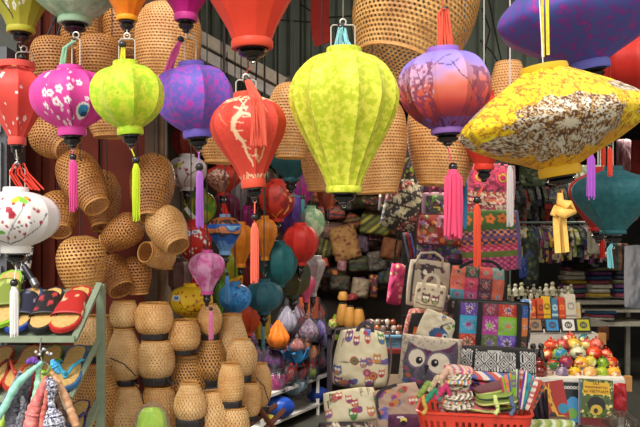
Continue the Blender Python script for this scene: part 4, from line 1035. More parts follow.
# hair ties hanging from the front rail
def strip(name, label, cat, pts, rad, c, c2=None, d=2.4, part='strip', sc=60, rings=None):
    o = W(*pts[-1][:2], d); r = thing(name, label, cat, o); k = d/F
    n = len(pts); P = crom([(p[0], p[1]) for p in pts], n*7); R_ = np.interp(np.linspace(0, n-1, n*7+1), range(n), rad)
    mb = MB(); mb.tube([W(p[0], p[1], d)+Vector((0, rng.uniform(-.002,.002), 0))-o for p in P], [float(q)*k*rng.uniform(.86, 1.14) for q in R_], 10)
    mb.build(part, silk(c, c2 or c, sc, .1, rough=.8), r); return r
strip('hair_tie', 'mint green twisted hair band reaching to the left edge', 'hair band', [(42,362),(30,372),(16,386),(4,408),(-6,420)], [2,3,4,4,5], '#8fd3bd', '#a8e0cc')
strip('hair_tie', 'mint green looped hair band hanging straight', 'hair band', [(40,364),(38,374),(38,386),(34,400)], [3,2.4,4,3], '#9fdcb8', '#b4e6c8', d=2.42)
strip('hair_tie', 'lime yellow hair band behind the grey one', 'hair band', [(24,384),(14,400),(4,420),(-2,436)], [2,3.4,4,4], '#a8c84a', '#bcd860', d=2.47)
strip('hair_tie', 'charcoal grey knitted hair band', 'hair band', [(30,368),(26,384),(16,400),(12,414),(16,436)], [2.4,5,6,8,9], '#4a4a52', '#7a7a84', sc=120, d=2.44)
strip('hair_tie', 'grey blue hair band behind the charcoal one', 'hair band', [(34,372),(30,388),(26,402),(24,424)], [2.4,3.4,4.6,5], '#8a8ea6', '#6e7490', d=2.5)
strip('hair_tie', 'coral pink gauze hair band', 'hair band', [(46,376),(42,390),(36,404),(32,420),(30,440)], [2,4.6,6,8,8], '#d66a6a', '#e69a92', d=2.41)
strip('hair_tie', 'dark red narrow hair band between the grey and coral ones', 'hair band', [(34,366),(33,384),(30,402)], [1.4,2.4,2.4], '#8a2a2c', d=2.48)
strip('hair_tie', 'navy and white speckled hair band with a big knot', 'hair band', [(48,378),(52,386),(51,398),(52,408),(54,420),(56,440)], [3,6,3.2,4,10,13], '#27284a', '#dcdcE6', sc=150, d=2.36)
strip('hair_tie', 'peach and tan hair band at the right of the bunch', 'hair band', [(52,372),(58,382),(64,394),(70,408),(76,426)], [2,3.4,4,4,4.4], '#cf9468', '#deb08a', d=2.4)
strip('hair_tie', 'black and brown hair band under the peach one', 'hair band', [(54,380),(58,396),(62,412),(64,432)], [3,4,4,5], '#3a302c', '#806650', d=2.45)
strip('hair_tie', 'turquoise blue feathered hair clip', 'hair clip', [(52,360),(55,366),(59,373)], [2,4,2], '#2f9fd8', '#6cc0e8', d=2.42, sc=200)
strip('hair_tie', 'second grey band crossing behind the mint one at the lower left', 'hair band', [(20,372),(12,390),(6,404),(10,430)], [2,3,4,5], '#5c5c68', '#9a9aa6', sc=140, d=2.5)
strip('hair_tie', 'pale blue and white band between the grey and coral ones', 'hair band', [(38,380),(37,396),(34,412),(33,434)], [1.6,2.6,3,3], '#9ab0cc', '#dfe6ee', sc=140, d=2.46)
strip('hair_tie', 'salmon thin band right of the coral gauze one', 'hair band', [(47,384),(46,400),(43,416),(42,436)], [1.6,2.4,3,3.4], '#d8806c', '#c8605c', d=2.39)
strip('hair_tie', 'cream ended band hanging lowest at the right of the bunch', 'hair band', [(60,392),(66,406),(73,420),(76,440)], [1.6,2.6,3,3], '#e6dccc', '#c8b8a0', d=2.43)
strip('hair_tie', 'grey knitted band tail below the charcoal one', 'hair band', [(22,396),(24,410),(20,424),(22,440)], [2,4,5,6], '#3e3e46', '#8a8a92', sc=130, d=2.42)
strip('hair_tie', 'small purple scrunchie at the top of the bunch', 'hair band', [(28,362),(33,360),(38,363)], [2.4,3.6,2.4], '#6a3c9a', '#8454b4', d=2.4)
r = thing('bead_chain', 'silver bead chain and ring on the shelf rail', 'chain', W(43, 372, 2.45))
o = W(43, 372, 2.45); k = 2.45/F
mb = MB(); mb.tube([Vector((6*k*math.cos(a*PI/8), 0, 6*k*math.sin(a*PI/8)+4*k)) for a in range(16)], .0022, 6, closed=True); mb.build('ring', plain('#b8b4ac', .3, .8), r)
MB().tube([W(41,338,2.5)-o, W(40,350,2.46)-o, W(42,362,2.45)-o], .0022, 6).build('hook', plain('#8a8a84', .3, .8), r)
for i in range(9): MB().ball(W(36+i*1.9, 352+3*math.sin(i*1.1), 2.45)-o, .0048, 6).build('bead', plain(['#d8d4cc', '#6a6a72'][i % 2], .3), r)
# black and white goods behind the white tassel at the far left
for lb, x, y, h, dd in [('zebra striped plush strip behind the white lantern cap', 27, 258, 46, 2.9), ('short zebra striped strip left of the taller one', 20, 268, 36, 3.0)]:
    cloth_item('plush_strip', lb, 'toy', x, y, 10, h, dd, paint=lambda X, Y, w, H: Cv(X, Y, '#1d1c1c').mottle('#d8d6d0', 3.2, .55, 4), t=7, rot=8, body='plush_body')
r = thing('torch', 'dark metal tube hanging under the white lantern', 'torch', W(33, 284, 2.85)); o = W(33, 284, 2.85)
MB().tube([W(24,266,2.85)-o, W(34,282,2.82)-o], .011, 12).build('barrel', plain('#34343a', .3, .5), r); MB().tube([W(33,280,2.82)-o, W(36,286,2.81)-o], .014, 12).build('head', plain('#77777c', .3, .6), r)
r = thing('drawer_tower', 'grey plastic drawer tower behind the left lanterns', 'drawers', W(2, 300, 3.2)); 
MB().box((-.1, .02, -.165), (.3, .2, 2.32)).build('body', plain('#5c5e62', .5), r, smooth=False)
for i in range(9): MB().box((-.1, -.09, -1.16+i*.24), (.27, .02, .2)).build('drawer', plain('#777a7e', .4), r, smooth=False)
# ------------------------------------------------------------------ paints for bags
def P_blobs(base, cols, n, sz, seed, fl=False):
    def f(x, y, w, h): return Cv(x, y, base).scatter(n, 0, 0, w, h, sz, cols, seed, fl)
    return f
def P_strip(cols, per, ang=PI/2, mot=None):
    def f(x, y, w, h):
        c = Cv(x, y, cols[0]).stripes(cols, per, ang)
        if mot: c.mottle(mot, 2, .62, 3)
        return c
    return f
def motif(c, cx, cy, s, a, b):
    dx = c.x-cx; dy = c.y-cy; d = np.hypot(dx, dy); an = np.arctan2(dy, dx)
    c.put((d < s*.72) & (np.sin(8*an+d/s*3) > .1), a, .75); c.put(d < s*.3, b); c.put((abs(dx)+abs(dy) > s*1.25) & (abs(dx) < s) & (abs(dy) < s) & (np.sin(dx*2.4)*np.sin(dy*2.4) > .3), a, .5)
def P_patch(grid, a='#c8bcb0', colx=None, rowy=None, extra=None):
    def f(x, y, w, h):
        c = Cv(x, y, '#1c1a1c'); R_, C_ = len(grid), len(grid[0])
        for i in range(R_):
            for j in range(C_):
                if not grid[i][j]: continue
                x0, x1 = (w*j/C_, w*(j+1)/C_) if not colx else (colx[j][0]*w, colx[j][1]*w)
                y0, y1 = (h*i/R_, h*(i+1)/R_) if not rowy else (rowy[i][0]*h, rowy[i][1]*h)
                c.rect(x0+.3, y0+.3, x1-.3, y1-.3, grid[i][j])
                motif(c, (x0+x1)/2, (y0+y1)/2, min(x1-x0, y1-y0)/2*.85, a if (i+j) % 2 == 0 else '#a898a0', grid[i][(j+1) % C_] or '#a03030')
        if extra: extra(c, w, h)
        return c
    return f
def P_bw(x, y, w, h):
    c = Cv(x, y, '#d8d4ce'); per = 13
    u = (x % per)-per/2; v = ((y+3) % per)-per/2; d = abs(u)+abs(v)
    c.put((d > 5.6) & (d < 7.0), '#1c1a1a'); c.put((d > 3.2) & (d < 4.3), '#1c1a1a'); c.put(d < 1.5, '#1c1a1a'); c.put((d > 8) & (np.sin(u*2.6) > 0), '#1c1a1a')
    return c
def P_bwbag(x, y, w, h):
    c = P_bw(x, y, w, h); K = '#171517'
    c.rect(0, 0, w, 3, K); c.rect(w*.17, 0, w*.21, h*.45, K); c.rect(w*.72, 0, w*.78, h*.45, K); c.rect(0, h*.46, w, h*.49, K)
    c.rect(w*.22, 3, w*.72, 5, K); c.rect(w*.36, 4, w*.54, 5, '#b8b4ae'); return c
def P_owl(x, y, w, h):
    sx, sy = w/60, h/52
    c = Cv(x, y, '#b8aa94'); G, Pp, K = '#4c4650', '#5a2c48', '#1e1622'
    E = lambda X, Y, a, b, cc, r=0: c.ell(X*sx, Y*sy, a*sx, b*sy, cc, r)
    c.poly([(p[0]*sx, p[1]*sy) for p in [(6,6),(16,12),(30,14),(44,10),(54,2),(56,16),(55,34),(50,44),(42,53),(12,53),(4,42),(2,26)]], G)
    c.mottle('#6f6470', 2.2, .62, 3, .6)
    c.poly([(p[0]*sx, p[1]*sy) for p in [(6,6),(16,11),(30,13),(44,9),(54,2),(50,12),(40,15),(30,24),(22,15),(10,12)]], Pp)
    E(15,21,9.8,10.4,'#6a5a70'); E(37,24,13,12,'#6a5a70'); E(15,21,8,8.4,'#ddd0b8'); E(37,24,10.8,9.8,'#ddd0b8')
    E(17.5,23,3.4,3.6,K); E(33,24,3.8,3.8,K); E(18.5,22,1,1,'#d8d0c8'); E(34,23,1,1,'#d8d0c8')
    c.poly([(p[0]*sx, p[1]*sy) for p in [(23,27),(28,27),(25,37)]], K)
    for X, Y, q in [(8,38,'#a8583a'),(14,42,'#7c4a8c'),(6,44,'#3f5c88'),(12,48,'#c08a3c'),(20,44,'#a04858'),(20,50,'#46688c'),(28,46,'#b06a3c'),(5,32,'#8a4a5c'),(34,42,'#5a4a80')]: E(X, Y, 3, 2, q, .4)
    for i in range(9): E(52+1.6*math.sin(i), 10+i*4, 2.6, 2, '#57475c')
    E(46,40,4,2,'#8a4a60',-.5); return c
def mini_owl(c, X, Y, s, a, b):
    c.ell(X, Y, s, s*1.15, a); c.poly([(X-s, Y-s*.4), (X-s*.9, Y-s*1.5), (X-s*.2, Y-s)], a); c.poly([(X+s, Y-s*.4), (X+s*.9, Y-s*1.5), (X+s*.2, Y-s)], a)
    c.ell(X-s*.4, Y-s*.3, s*.36, s*.36, '#f0e4d0'); c.ell(X+s*.4, Y-s*.3, s*.36, s*.36, '#f0e4d0'); c.ell(X, Y+s*.5, s*.6, s*.45, b)
def P_cream(seed, pocket=True, base='#e2d6b2'):
    def f(x, y, w, h):
        c = Cv(x, y, base); r = random.Random(seed)
        pal = ['#b04048', '#7a6ab0', '#5c6aa8', '#c88a4a', '#5a8a4c', '#8a4a7c', '#d07a6a']
        for i in range(int(w*h/150)):
            X, Y = r.uniform(3, w-3), r.uniform(3, h-3); q = r.random(); a, b = r.choice(pal), r.choice(pal)
            if q < .35: mini_owl(c, X, Y, r.uniform(3.4, 4.8), a, b)
            elif q < .68: c.ell(X, Y, r.uniform(4, 6), 2.8, a, .2); c.ell(X+3, Y-1.6, 3, 2.4, a); c.ell(X-2, Y+.6, 3, 2, b)
            elif q < .9: c.ell(X, Y, 5, 4.2, a, .5); c.ring(X, Y, 2.6, .8, b)
            else:
                c.line([(X, Y-4), (X, Y+4)], .9, '#6a4a3c'); [c.line([(X, Y-3+2*j), (X+2.6, Y-5+2*j)], .7, '#6a4a3c') for j in range(3)]
        if pocket: c.line([(w*.12, h*.56), (w*.5, h*.53), (w*.9, h*.56)], 1.1, '#7a6a54')
        return c
    return f
def P_tote_owls(x, y, w, h):
    c = Cv(x, y, '#cdbda2'); mini_owl(c, w*.35, h*.58, w*.13, '#6a3a3c', '#8a9a5c'); mini_owl(c, w*.66, h*.6, w*.13, '#7a4448', '#8a9a5c')
    c.line([(2, h*.78), (w-2, h*.84)], 1, '#5a3a30'); c.scatter(7, 2, 2, w-2, h*.35, 1.6, ['#8a6a50', '#6a4a48'], 3); return c
def P_tote_big(x, y, w, h):
    c = Cv(x, y, '#bcae98'); c.line([(w*.12, h*.1), (w*.1, h*.9)], 2.2, '#3a3034'); c.line([(w*.14, h*.2), (w*.4, h*.1), (w*.8, h*.15)], 2.4, '#4a3c40')
    mini_owl(c, w*.45, h*.3, w*.16, '#4a3a40', '#8a6a60'); c.scatter(10, 4, 4, w-4, h-4, 2.4, ['#5a4448', '#8a7464', '#3a3034'], 8); return c
def P_blueowl(x, y, w, h):
    c = Cv(x, y, '#cfc3a8'); c.ell(w*.62, h*.72, w*.28, h*.28, '#33547c'); c.ell(w*.78, h*.66, 3, 3, '#d8d8d0'); c.ell(w*.78, h*.66, 1.4, 1.4, '#1c2438'); c.ell(w*.62, h*.74, 3, 4, '#a03038')
    c.scatter(9, w*.5, h*.08, w*.95, h*.42, 2, ['#5a8a3c', '#4a6a9c', '#c8a040', '#3c3c50'], 5); c.line([(w*.55, h*.4), (w*.8, h*.15)], 1.2, '#2c2c30'); return c
def P_orangeblack(x, y, w, h):
    c = Cv(x, y, '#1f1b1c')
    for i, q in enumerate(['#c8602c', '#d07a38', '#c8602c', '#3c7a9c']): c.rect(w*.2, h*(.34+.11*i), w*.8, h*(.45+.11*i), q)
    d = np.maximum(abs(x-w/2)/(w/2), abs(y-h/2)/(h/2)); c.put(d > .84, '#a85a54'); c.put((d > .84) & (vnoise(x/1.5, y/1.5, 4) > .55), '#d8a08c'); return c
def P_embA(x, y, w, h):
    c = Cv(x, y, '#5a3040'); c.rect(2, 4, w-2, h*.42, '#8a3050'); c.mottle('#c04468', 2.2, .5, 2)
    for X in (w*.27, w*.73):
        c.ell(X, h*.24, 8, 8, '#4a2a3c'); c.ring(X, h*.24, 6.6, 1.3, '#d83a68'); c.ell(X, h*.24, 3.4, 3.4, '#b83050'); c.ring(X, h*.24, 3.8, .7, '#d8a83c')
    c.rect(0, h*.48, w, h*.56, '#a8483c'); c.rect(0, h*.6, w, h*.66, '#c86a4a'); c.rect(0, h*.7, w, h*.74, '#8a3038')
    m = (y > h*.48) & (vnoise(x/1.6, y/1.6, 7) > .58); c.put(m, '#d0bca8')
    c.rect(0, 0, 2.5, h, '#7a6a78'); c.rect(w-2.5, 0, w, h, '#7a6a78'); c.put((y > h*.78) & (np.sin(x*.9) > .2), '#c8602c'); return c
def P_embB(x, y, w, h):
    c = Cv(x, y, '#2c4a2c'); 
    c.rect(0, 0, w, h*.32, '#3c5a28')
    for i in range(5): c.flower((i+.5)*w/5, h*.14, 5.4, '#cc6a24', '#5a2c1c')
    def band(a, b, q, q2=None, s=0):
        c.rect(0, h*a, w, h*b, q)
        if q2: c.put((y > h*a) & (y < h*b) & (np.sin(x*.9+s)*np.sin(y*1.2) > .1), q2)
    band(.32,.42,'#2a2c5c','#c87a50'); band(.42,.47,'#6a4468'); band(.47,.56,'#2c2a50','#c86a3c',2); band(.56,.66,'#a82c48','#d86080'); band(.66,.76,'#5c6a28'); band(.76,1,'#8a2c58','#c85c7c',1)
    c.rect(w*.93, 0, w, h, '#5a4a78'); return c
def P_floral_red(x, y, w, h):
    c = Cv(x, y, '#8a2c28').scatter(70, 0, 0, w, h, 2.6, ['#c03028', '#c87a3c', '#a8788c', '#d8a8a8', '#5c6a38', '#d04838', '#9a6aa0'], 5, True); return c
def P_floral_purple(x, y, w, h):
    return Cv(x, y, '#3c3c64').scatter(90, 0, 0, w, h, 2, ['#7a5a9c', '#9a78b4', '#5c7a4c', '#c8a04c', '#3c5c7c', '#a8483c'], 6, True)
def P_mauve(x, y, w, h):
    c = Cv(x, y, '#8a6474'); m = (abs(x-w/2) < w*.36) & (abs(y-h/2) < h*.38); c.put(m, '#3c3c34')
    r = random.Random(2)
    for i in range(36): X, Y = r.uniform(w*.16, w*.84), r.uniform(h*.14, h*.86); c.line([(X, Y), (X+r.uniform(-4,4), Y+r.uniform(-4,4))], 1.2, r.choice(['#6a9c3c', '#c8b040', '#b84868', '#c8c8b0', '#7a4a8c']))
    return c
def P_patchleaf(x, y, w, h):
    c = Cv(x, y, '#5c5648').stripes(['#a8a684', '#2c2826', '#8a3c38', '#a09a80', '#3c3a44'], 6.5, .7); c.mottle('#c8b8a0', 2, .64, 4); c.mottle('#2a2424', 2.4, .62, 8)
    c.put((y % 13) < 2, '#2c2624'); return c
def P_multi(seed, base, cols, n=60, sz=2):
    return lambda x, y, w, h: Cv(x, y, base).scatter(n, 0, 0, w, h, sz, cols, seed)

# ------------------------------------------------------------------ bags on the right of the aisle
K = '#1b191b'
rk = thing('display_rack', 'dark wire rack behind the hanging embroidered bags', 'rack', (.95, 5.35, 0))
mb = MB()
for i in range(6): mb.tube([(-.4+i*.14, 0, 0), (-.4+i*.14, 0, 2.4)], .005, 5)
for i in range(11): mb.tube([(-.4, .0, .2+i*.21), (.3, .0, .2+i*.21)], .005, 5)
mb.build('wire_grid', plain('#2c2c2e', .5, .4), rk)
MB().box((-.05, .03, 1.15), (.7, .02, 2.3)).build('backing_cloth', plain('#2c2224', .9), rk, smooth=False)
def hooks(w, h, c='#222', x0=.3, x1=.7, rise=10, name='strap', wd=3): return [(name, [(w*x0, 2, 2), (w*x0+2, -rise*.7, 3), (w*.5, -rise, 3), (w*x1-2, -rise*.7, 3), (w*x1, 2, 2)], wd, c)]
C = cloth_item
C('shoulder_bag', 'patchwork shoulder bag with leaf stripes hanging beside the dark heap', 'bag', 402, 205, 36, 52, 5.0, P_patchleaf, rot=14, straps=hooks(36, 52, '#3a2c2c', rise=24))
C('shoulder_bag', 'dark floral bag hanging between the two orange bamboo shades', 'bag', 414, 180, 22, 46, 5.15, P_multi(11, '#1c1a18', ['#7a8a2c', '#a83048', '#6a4a8c', '#c8b04a', '#b8b8a8'], 44, 2.2), rot=-10)
C('shoulder_bag', 'patterned bag strap bundle above the dark heap', 'bag', 387, 187, 14, 52, 5.2, P_multi(12, '#3a2c28', ['#8a8a70', '#8a3c48', '#4a4468', '#c0a880'], 34, 2), rot=6)
C('shoulder_bag', 'mauve shoulder bag with colourful stitched square', 'bag', 435, 209, 27, 34, 4.85, P_mauve, straps=hooks(27, 34, '#7a3050', rise=16))
C('shoulder_bag', 'small dark red patterned bag above the mauve one', 'bag', 436, 186, 26, 18, 5.1, P_multi(13, '#5a1c38', ['#a82c58', '#c85c7c', '#3c2c3c'], 30, 1.8))
C('shoulder_bag', 'grey multicolour bag left of the red floral one', 'bag', 428, 228, 20, 26, 5.0, P_multi(14, '#5a4a44', ['#a05038', '#8a8a6a', '#6a3a5a', '#c0905a'], 40, 2))
C('floral_bag', 'purple floral bag below the red floral one', 'bag', 440, 247, 48, 32, 4.95, P_floral_purple, trim=(1, '#2c2430'), rot=2)
C('floral_bag', 'red floral bag above the purple floral one', 'bag', 441, 230, 48, 30, 4.8, P_floral_red, trim=(1, '#5a2424'), rot=3)
C('embroidered_bag', 'embroidered bag with two red spirals', 'bag', 490, 193, 50, 60, 4.9, P_embA, straps=hooks(50, 60, '#2c2426', rise=30), t=8, rot=3)
C('embroidered_bag', 'embroidered bag with a row of orange flowers', 'bag', 491, 241, 60, 62, 4.78, P_embB, t=8, rot=-3)
C('shoulder_bag', 'pink bag with yellow and green stripes standing beside the rack', 'bag', 396, 284, 15, 42, 5.3, P_multi(15, '#b02c5c', ['#c83868', '#8a2448', '#c8a87c', '#d8506c'], 20, 2), rot=8, straps=[('strap', [(3,2,1),(2,-22,2),(7,-44,2)], 2, '#161616'), ('strap', [(13,2,1),(12,-18,2),(8,-44,2)], 2, '#161616')])
C('shoulder_bag', 'long blue and red straps of a bag hanging beside the purple floral bag', 'bag', 410, 248, 9, 34, 5.15, P_strip(['#1b1a22', '#8a2430', '#2c4a8c'], 3, 0), rot=-12)
C('tote_bag', 'large cream tote bag with grey animal prints', 'bag', 428, 284, 42, 48, 4.9, P_tote_big, rot=6, t=12, loops=[('handle', [(6,4,4),(10,-6,5),(24,-8,5),(32,-3,5),(33,5,4)], 1.4, '#b8ab94')])
C('tote_bag', 'small cream tote bag with two brown owls', 'bag', 430, 297, 31, 27, 4.6, P_tote_owls, rot=8, t=10, straps=[('handle', [(6,3,5),(9,-7,6),(15,-9,6),(20,-6,6),(22,3,5)], 3, '#cbbca2')])
C('backpack', 'black and orange striped backpack with pink patterned edge', 'bag', 425, 335, 44, 54, 4.75, P_orangeblack, rot=8, t=20, round_=.5, straps=[('grab_loop', [(16,2,4),(21,-4,5),(27,2,4)], 3, '#a85a54')])
C('tote_bag', 'cream tote bag with a blue bird leaning over the striped backpack', 'bag', 437, 328, 36, 30, 4.5, P_blueowl, rot=24, t=7)
C('shoulder_bag', 'maroon and cream leaf print bag behind the patchwork tote', 'bag', 452, 318, 18, 46, 4.75, P_multi(16, '#2c1c24', ['#7a3048', '#a89a84', '#5a2c40', '#8a7a4c'], 50, 2), rot=4)
PG = [['#c8604a','#3c4a34','#b8403c','#6a8a84'],['#c85a40','#b83058','#5a2c34','#c0563c'],['#4a8aa0','#a8386c','#4c2c44','#c8603c']]
C('patchwork_bag', 'red and teal patchwork bag behind the black strapped patchwork tote', 'bag', 477, 284, 55, 36, 4.7, P_patch(PG, '#a88a7c'), rot=4, t=16, straps=[('strap', [(8,3,5),(20,-4,6),(40,-5,6),(50,2,5)], 3, K)])
PG2 = [['#5a3c8c','#7c2c40','#b83828','#2c5a9c'],['#3c9cc0','#a83a8c','#7cb030','#d07840'],['#c03c28','#5c6a3c','#6a4cac','#4a3c30']]
cx_ = [(.06,.30),(.36,.58),(.58,.84),(.90,1.0)]
C('patchwork_bag', 'bright patchwork tote bag with black straps', 'bag', 491, 326, 74, 50, 4.5, P_patch(PG2, '#d8d0c8', colx=cx_, rowy=[(.04,.3),(.3,.66),(.66,1)]), rot=3, t=12, straps=[('strap', [(23,49,7),(23,25,9),(24,1,6)], 4.4, K), ('strap', [(63,49,7),(63,25,9),(62,1,6)], 4.4, K)], trim=(1.2, K), pw=8, round_=.06)
C('woven_bag', 'black and white diamond patterned bag below the patchwork tote', 'bag', 496, 372, 80, 52, 4.35, P_bwbag, rot=3, t=18, dens=1.5)
C('embroidered_bag', 'small embroidered pouch with orange and blue tiles right of the patchwork tote', 'bag', 525, 321, 12, 44, 4.85, P_strip(['#3c6a9c', '#c86a3c', '#5c3c34'], 13, PI/2, '#c8c0b8'), rot=3)
C('owl_cushion', 'square cushion with a big staring owl', 'cushion', 430, 363, 60, 53, 4.2, P_owl, rot=6, t=22, dens=1.8, round_=-.05, wob=2)
C('backpack', 'cream backpack covered in little owls standing on the table', 'bag', 361, 358, 60, 60, 4.25, P_cream(5), rot=3, t=24, round_=.42, taper=.2, dens=1.6, straps=[('grab_loop', [(24,3,6),(30,-6,8),(38,-4,8),(40,3,6)], 3.6, '#4a444c')], trim=(1, '#6a5c58'))
C('folded_bag', 'folded cream bag with red ladybird prints in front of the backpack', 'bag', 351, 406, 54, 36, 3.95, P_cream(9, False), rot=-8, t=16, lean=35, dens=1.6)
C('folded_bag', 'crumpled pink and cream owl bag below the owl cushion', 'bag', 398, 407, 52, 44, 3.95, P_cream(14, False, '#b89a84'), rot=-14, t=18, lean=30, dens=1.6, wob=6, straps=[('strap', [(4,30,8),(6,12,9),(14,4,9),(30,2,8)], 3, '#3c3038')])
C('folded_bag', 'black and cream edged bag at the bottom below the ladybird bag', 'bag', 346, 428, 56, 12, 3.85, P_multi(17, '#2c2428', ['#c8b8a0', '#8a6a60', '#d8ccb4'], 60, 2), t=16)
C('folded_bag', 'purple cloth bag with a little yellow bird print', 'bag', 407, 425, 38, 22, 3.8, lambda x, y, w, h: Cv(x, y, '#5a2444').ell(15, 7, 3.4, 2.6, '#e8d060').ell(15, 10, 3, 2.6, '#1c1a1c').ell(12, 4, 4, 1.2, '#d8c8d0'), t=14, lean=20, dens=1.6)
# table carrying the bags, just below the picture
r = thing('display_table', 'low brown table underneath the bags and the red basket', 'table', (.55, 4.1, 0))
MB().box((.22, 0, .515), (1.3, 1.35, .04)).build('table_top', plain('#5a4634', .7), r, smooth=False)
for x in (-.38, .82):
    for y in (-.62, .62): MB().box((x, y, .2475), (.06, .06, .495)).build('leg', plain('#5a4634', .7), r, smooth=False)
r = thing('plinth_box', 'cardboard box propping up the bags behind the basket', 'box', (.75, 4.45, .535))
MB().box((-.02, .17, .1), (.7, .5, .2)).build('carton', plain('#6a543c', .8), r, smooth=False)

# ------------------------------------------------------------------ red basket
def basket(label, cx, yt, yb, w0, w1, d, dep, c, rows=3, cols=14, yaw=0):
    k = d/F; root = thing('plastic_basket', label, 'basket', W(cx, yb, d+dep/2), rot=(0, 0, math.radians(yaw))); H = (yb-yt)*k
    a0, a1 = w0*k/2, w1*k/2; b0, b1 = dep/2, dep/2*w1/w0; m = plain(c, .35, var=.08)
    def ringpts(a, b, z, n=10):
        P = []; rc = min(a, b)*.3
        for (sx, sy, s) in ((1,-1,-90),(1,1,0),(-1,1,90),(-1,-1,180)):
            for i in range(n+1):
                t = math.radians(s+90*i/n); P.append(Vector((sx*(a-rc)+rc*math.cos(t), sy*(b-rc)+rc*math.sin(t), z)))
        return P
    rim = MB(); rim.tube(ringpts(a0, b0, H), 1.6*k, 6, closed=True); rim.build('rim', m, root)
    body = MB(); nlev = rows+1; NP = len(ringpts(a0, b0, 0))
    # solid bands and uprights leave real openings
    def at(f, z): 
        P = ringpts(a1+(a0-a1)*z, b1+(b0-b1)*z, H*z); L_ = [0]
        for i in range(NP): L_.append(L_[-1]+(P[(i+1) % NP]-P[i]).length)
        t = (f % 1)*L_[-1]; i = max(j for j in range(NP+1) if L_[j] <= t+1e-9); i = min(i, NP-1)
        return P[i].lerp(P[(i+1) % NP], (t-L_[i])/max(1e-9, L_[i+1]-L_[i]))
    n = 240
    zs_ = [0, .16, .34, .42, .60, .68, .84, 1.0]
    vs = [at(i/n, z) for z in zs_ for i in range(n)]; fs = []
    for j in range(len(zs_)-1):
        for i in range(n):
            if j in (1, 3, 5) and (i % 4) in (1, 2) and (i//4+j) % 6 != 0: continue
            fs.append((j*n+i, j*n+(i+1) % n, (j+1)*n+(i+1) % n, (j+1)*n+i))
    fs.append(tuple(range(n))[::-1])
    body.add(vs, fs); o = body.build('basket_wall', m, root, smooth=False); s = o.modifiers.new('thick', 'SOLIDIFY'); s.thickness = 1.1*k
    return root
basket('red plastic basket full of small colourful pouches', 474, 403, 452, 116, 96, 3.0, .34, '#d8402c', yaw=-11)
bk = 3.18
r = thing('wooden_crate', 'plain wooden crate holding up the red plastic basket', 'crate', (.56, 3.17, 0)); zz = W(0, 452, 3.0).z
MB().box((0, 0, zz/2-.006), (.5, .34, zz-.012)).build('crate_body', plain('#6a4c30', .8, var=.3, scale=14), r, smooth=False)
# pouches stacked in the basket
for i in range(9):
    pal = [['#d84878','#f0c8c0','#e08a3c','#8a3c8c'], ['#e8dcc8','#3c3c44','#c8b89c'], ['#3c8ac0','#e8e0c8','#d8486c','#e8c83c'], ['#f0e4d0','#5c4c40']][i % 4]
    C('woven_pouch', 'small striped woven pouch stacked at the left in the red basket', 'pouch', 456+rng.uniform(-3,3), 409-i*4.9, 34-i*.6, 7, bk+rng.uniform(-.03,.03), P_strip(pal, 1.7, rng.uniform(.2,1.2), '#d8c8b0'), t=40, rot=rng.uniform(-5,5), group='woven pouches stacked in the red basket', wob=4, res=30)
for i, (x, y, q) in enumerate([(424,389,'#8aa04c'),(434,383,'#c8b08c'),(444,374,'#e0b8a0'),(430,396,'#3c8a6c'),(441,392,'#c83c6c')]):
    strip('cloth_tie', ['olive knotted cloth tie at the left rim of the basket','tan knotted cloth tie above the olive one','pink cream cloth tie reaching up to the owl cushion','green cloth tie hanging inside the basket rim','pink cloth tie beside the green one'][i], 'ribbon', [(x-6,y+8),(x,y),(x+5,y-6),(x+9,y+4)], [2.4,3.2,2.6,2], q, d=3.1)
for i in range(8):
    C('flat_purse', 'flat blue and magenta striped purse lying in a pile behind the basket', 'purse', 488+rng.uniform(-4,4), 397-i*2.9, 48, 3.6, 3.42+rng.uniform(-.02,.02), P_strip([['#2c3c9c','#c83c5c','#3c7ab8'],['#5c2c7c','#e0d8d0','#2c4aa8'],['#a82c4c','#2c2c5c','#d85c7c'],['#3c5ab4','#c84c3c','#e8d8d0']][i % 4], 5, .5), t=50, rot=3+rng.uniform(-3,3), group='flat striped purses piled behind the basket', res=30)
for i, (x, y, w_, q, rt) in enumerate([(502,400,42,'#6a7a34',-4),(500,395,36,'#8aa048',-8),(488,407,40,'#c86a6c',4),(507,406,38,'#9ab04c',-4),(498,388,36,'#6a2c38',-16)]):
    C('zip_pouch', ['olive green zip pouch lying across the basket','lime zip pouch on top of the olive one','pink striped zip pouch low in the basket','light green zip pouch at the middle of the basket','maroon strap pouch sloping above the green ones'][i], 'pouch', x-6, y, w_, 7, 3.12+i*.015, P_strip([q, '#3c3c2c' if i % 2 else '#c8c878', q, q], 2.6, PI/2), t=36, rot=rt, res=30)
cc = ['#c83c5c','#e8a03c','#3c8ac8','#8ab83c','#e0d8c8','#c84830','#7a3c9c','#3cb09c','#e07aa0','#f0e0d0','#c86a3c','#5c5c64']
for i in range(12):
    x = 505+i*3.0; C('woven_bracelet', 'narrow woven strap standing upright in the basket among its bright bundle', 'strap', x, 388+abs(i-4)*1.2, 4.5, 40-abs(i-5)*1.5, 3.1+.012*(i % 3), P_strip([cc[i], cc[(i*5+3) % 12], cc[i]], 2, PI/2*(i % 2)), t=3, rot=-12+i*3.4, group='bright woven straps bundled at the right of the basket', res=16)
for i, q in enumerate([(424,'#c8a04c'),(496,'#d8e08a'),(512,'#5c6a8c')]):
    strip('cloth_tie', ['knotted yellow tie over the basket rim at left','pale yellow knotted tie hanging over the basket front','slate blue tie hanging over the basket front'][i], 'ribbon', [(q[0]-1,396),(q[0],403),(q[0]+2,409),(q[0]-1,414)], [1.6,2.4,1.6,2.2], q[1], d=2.96)
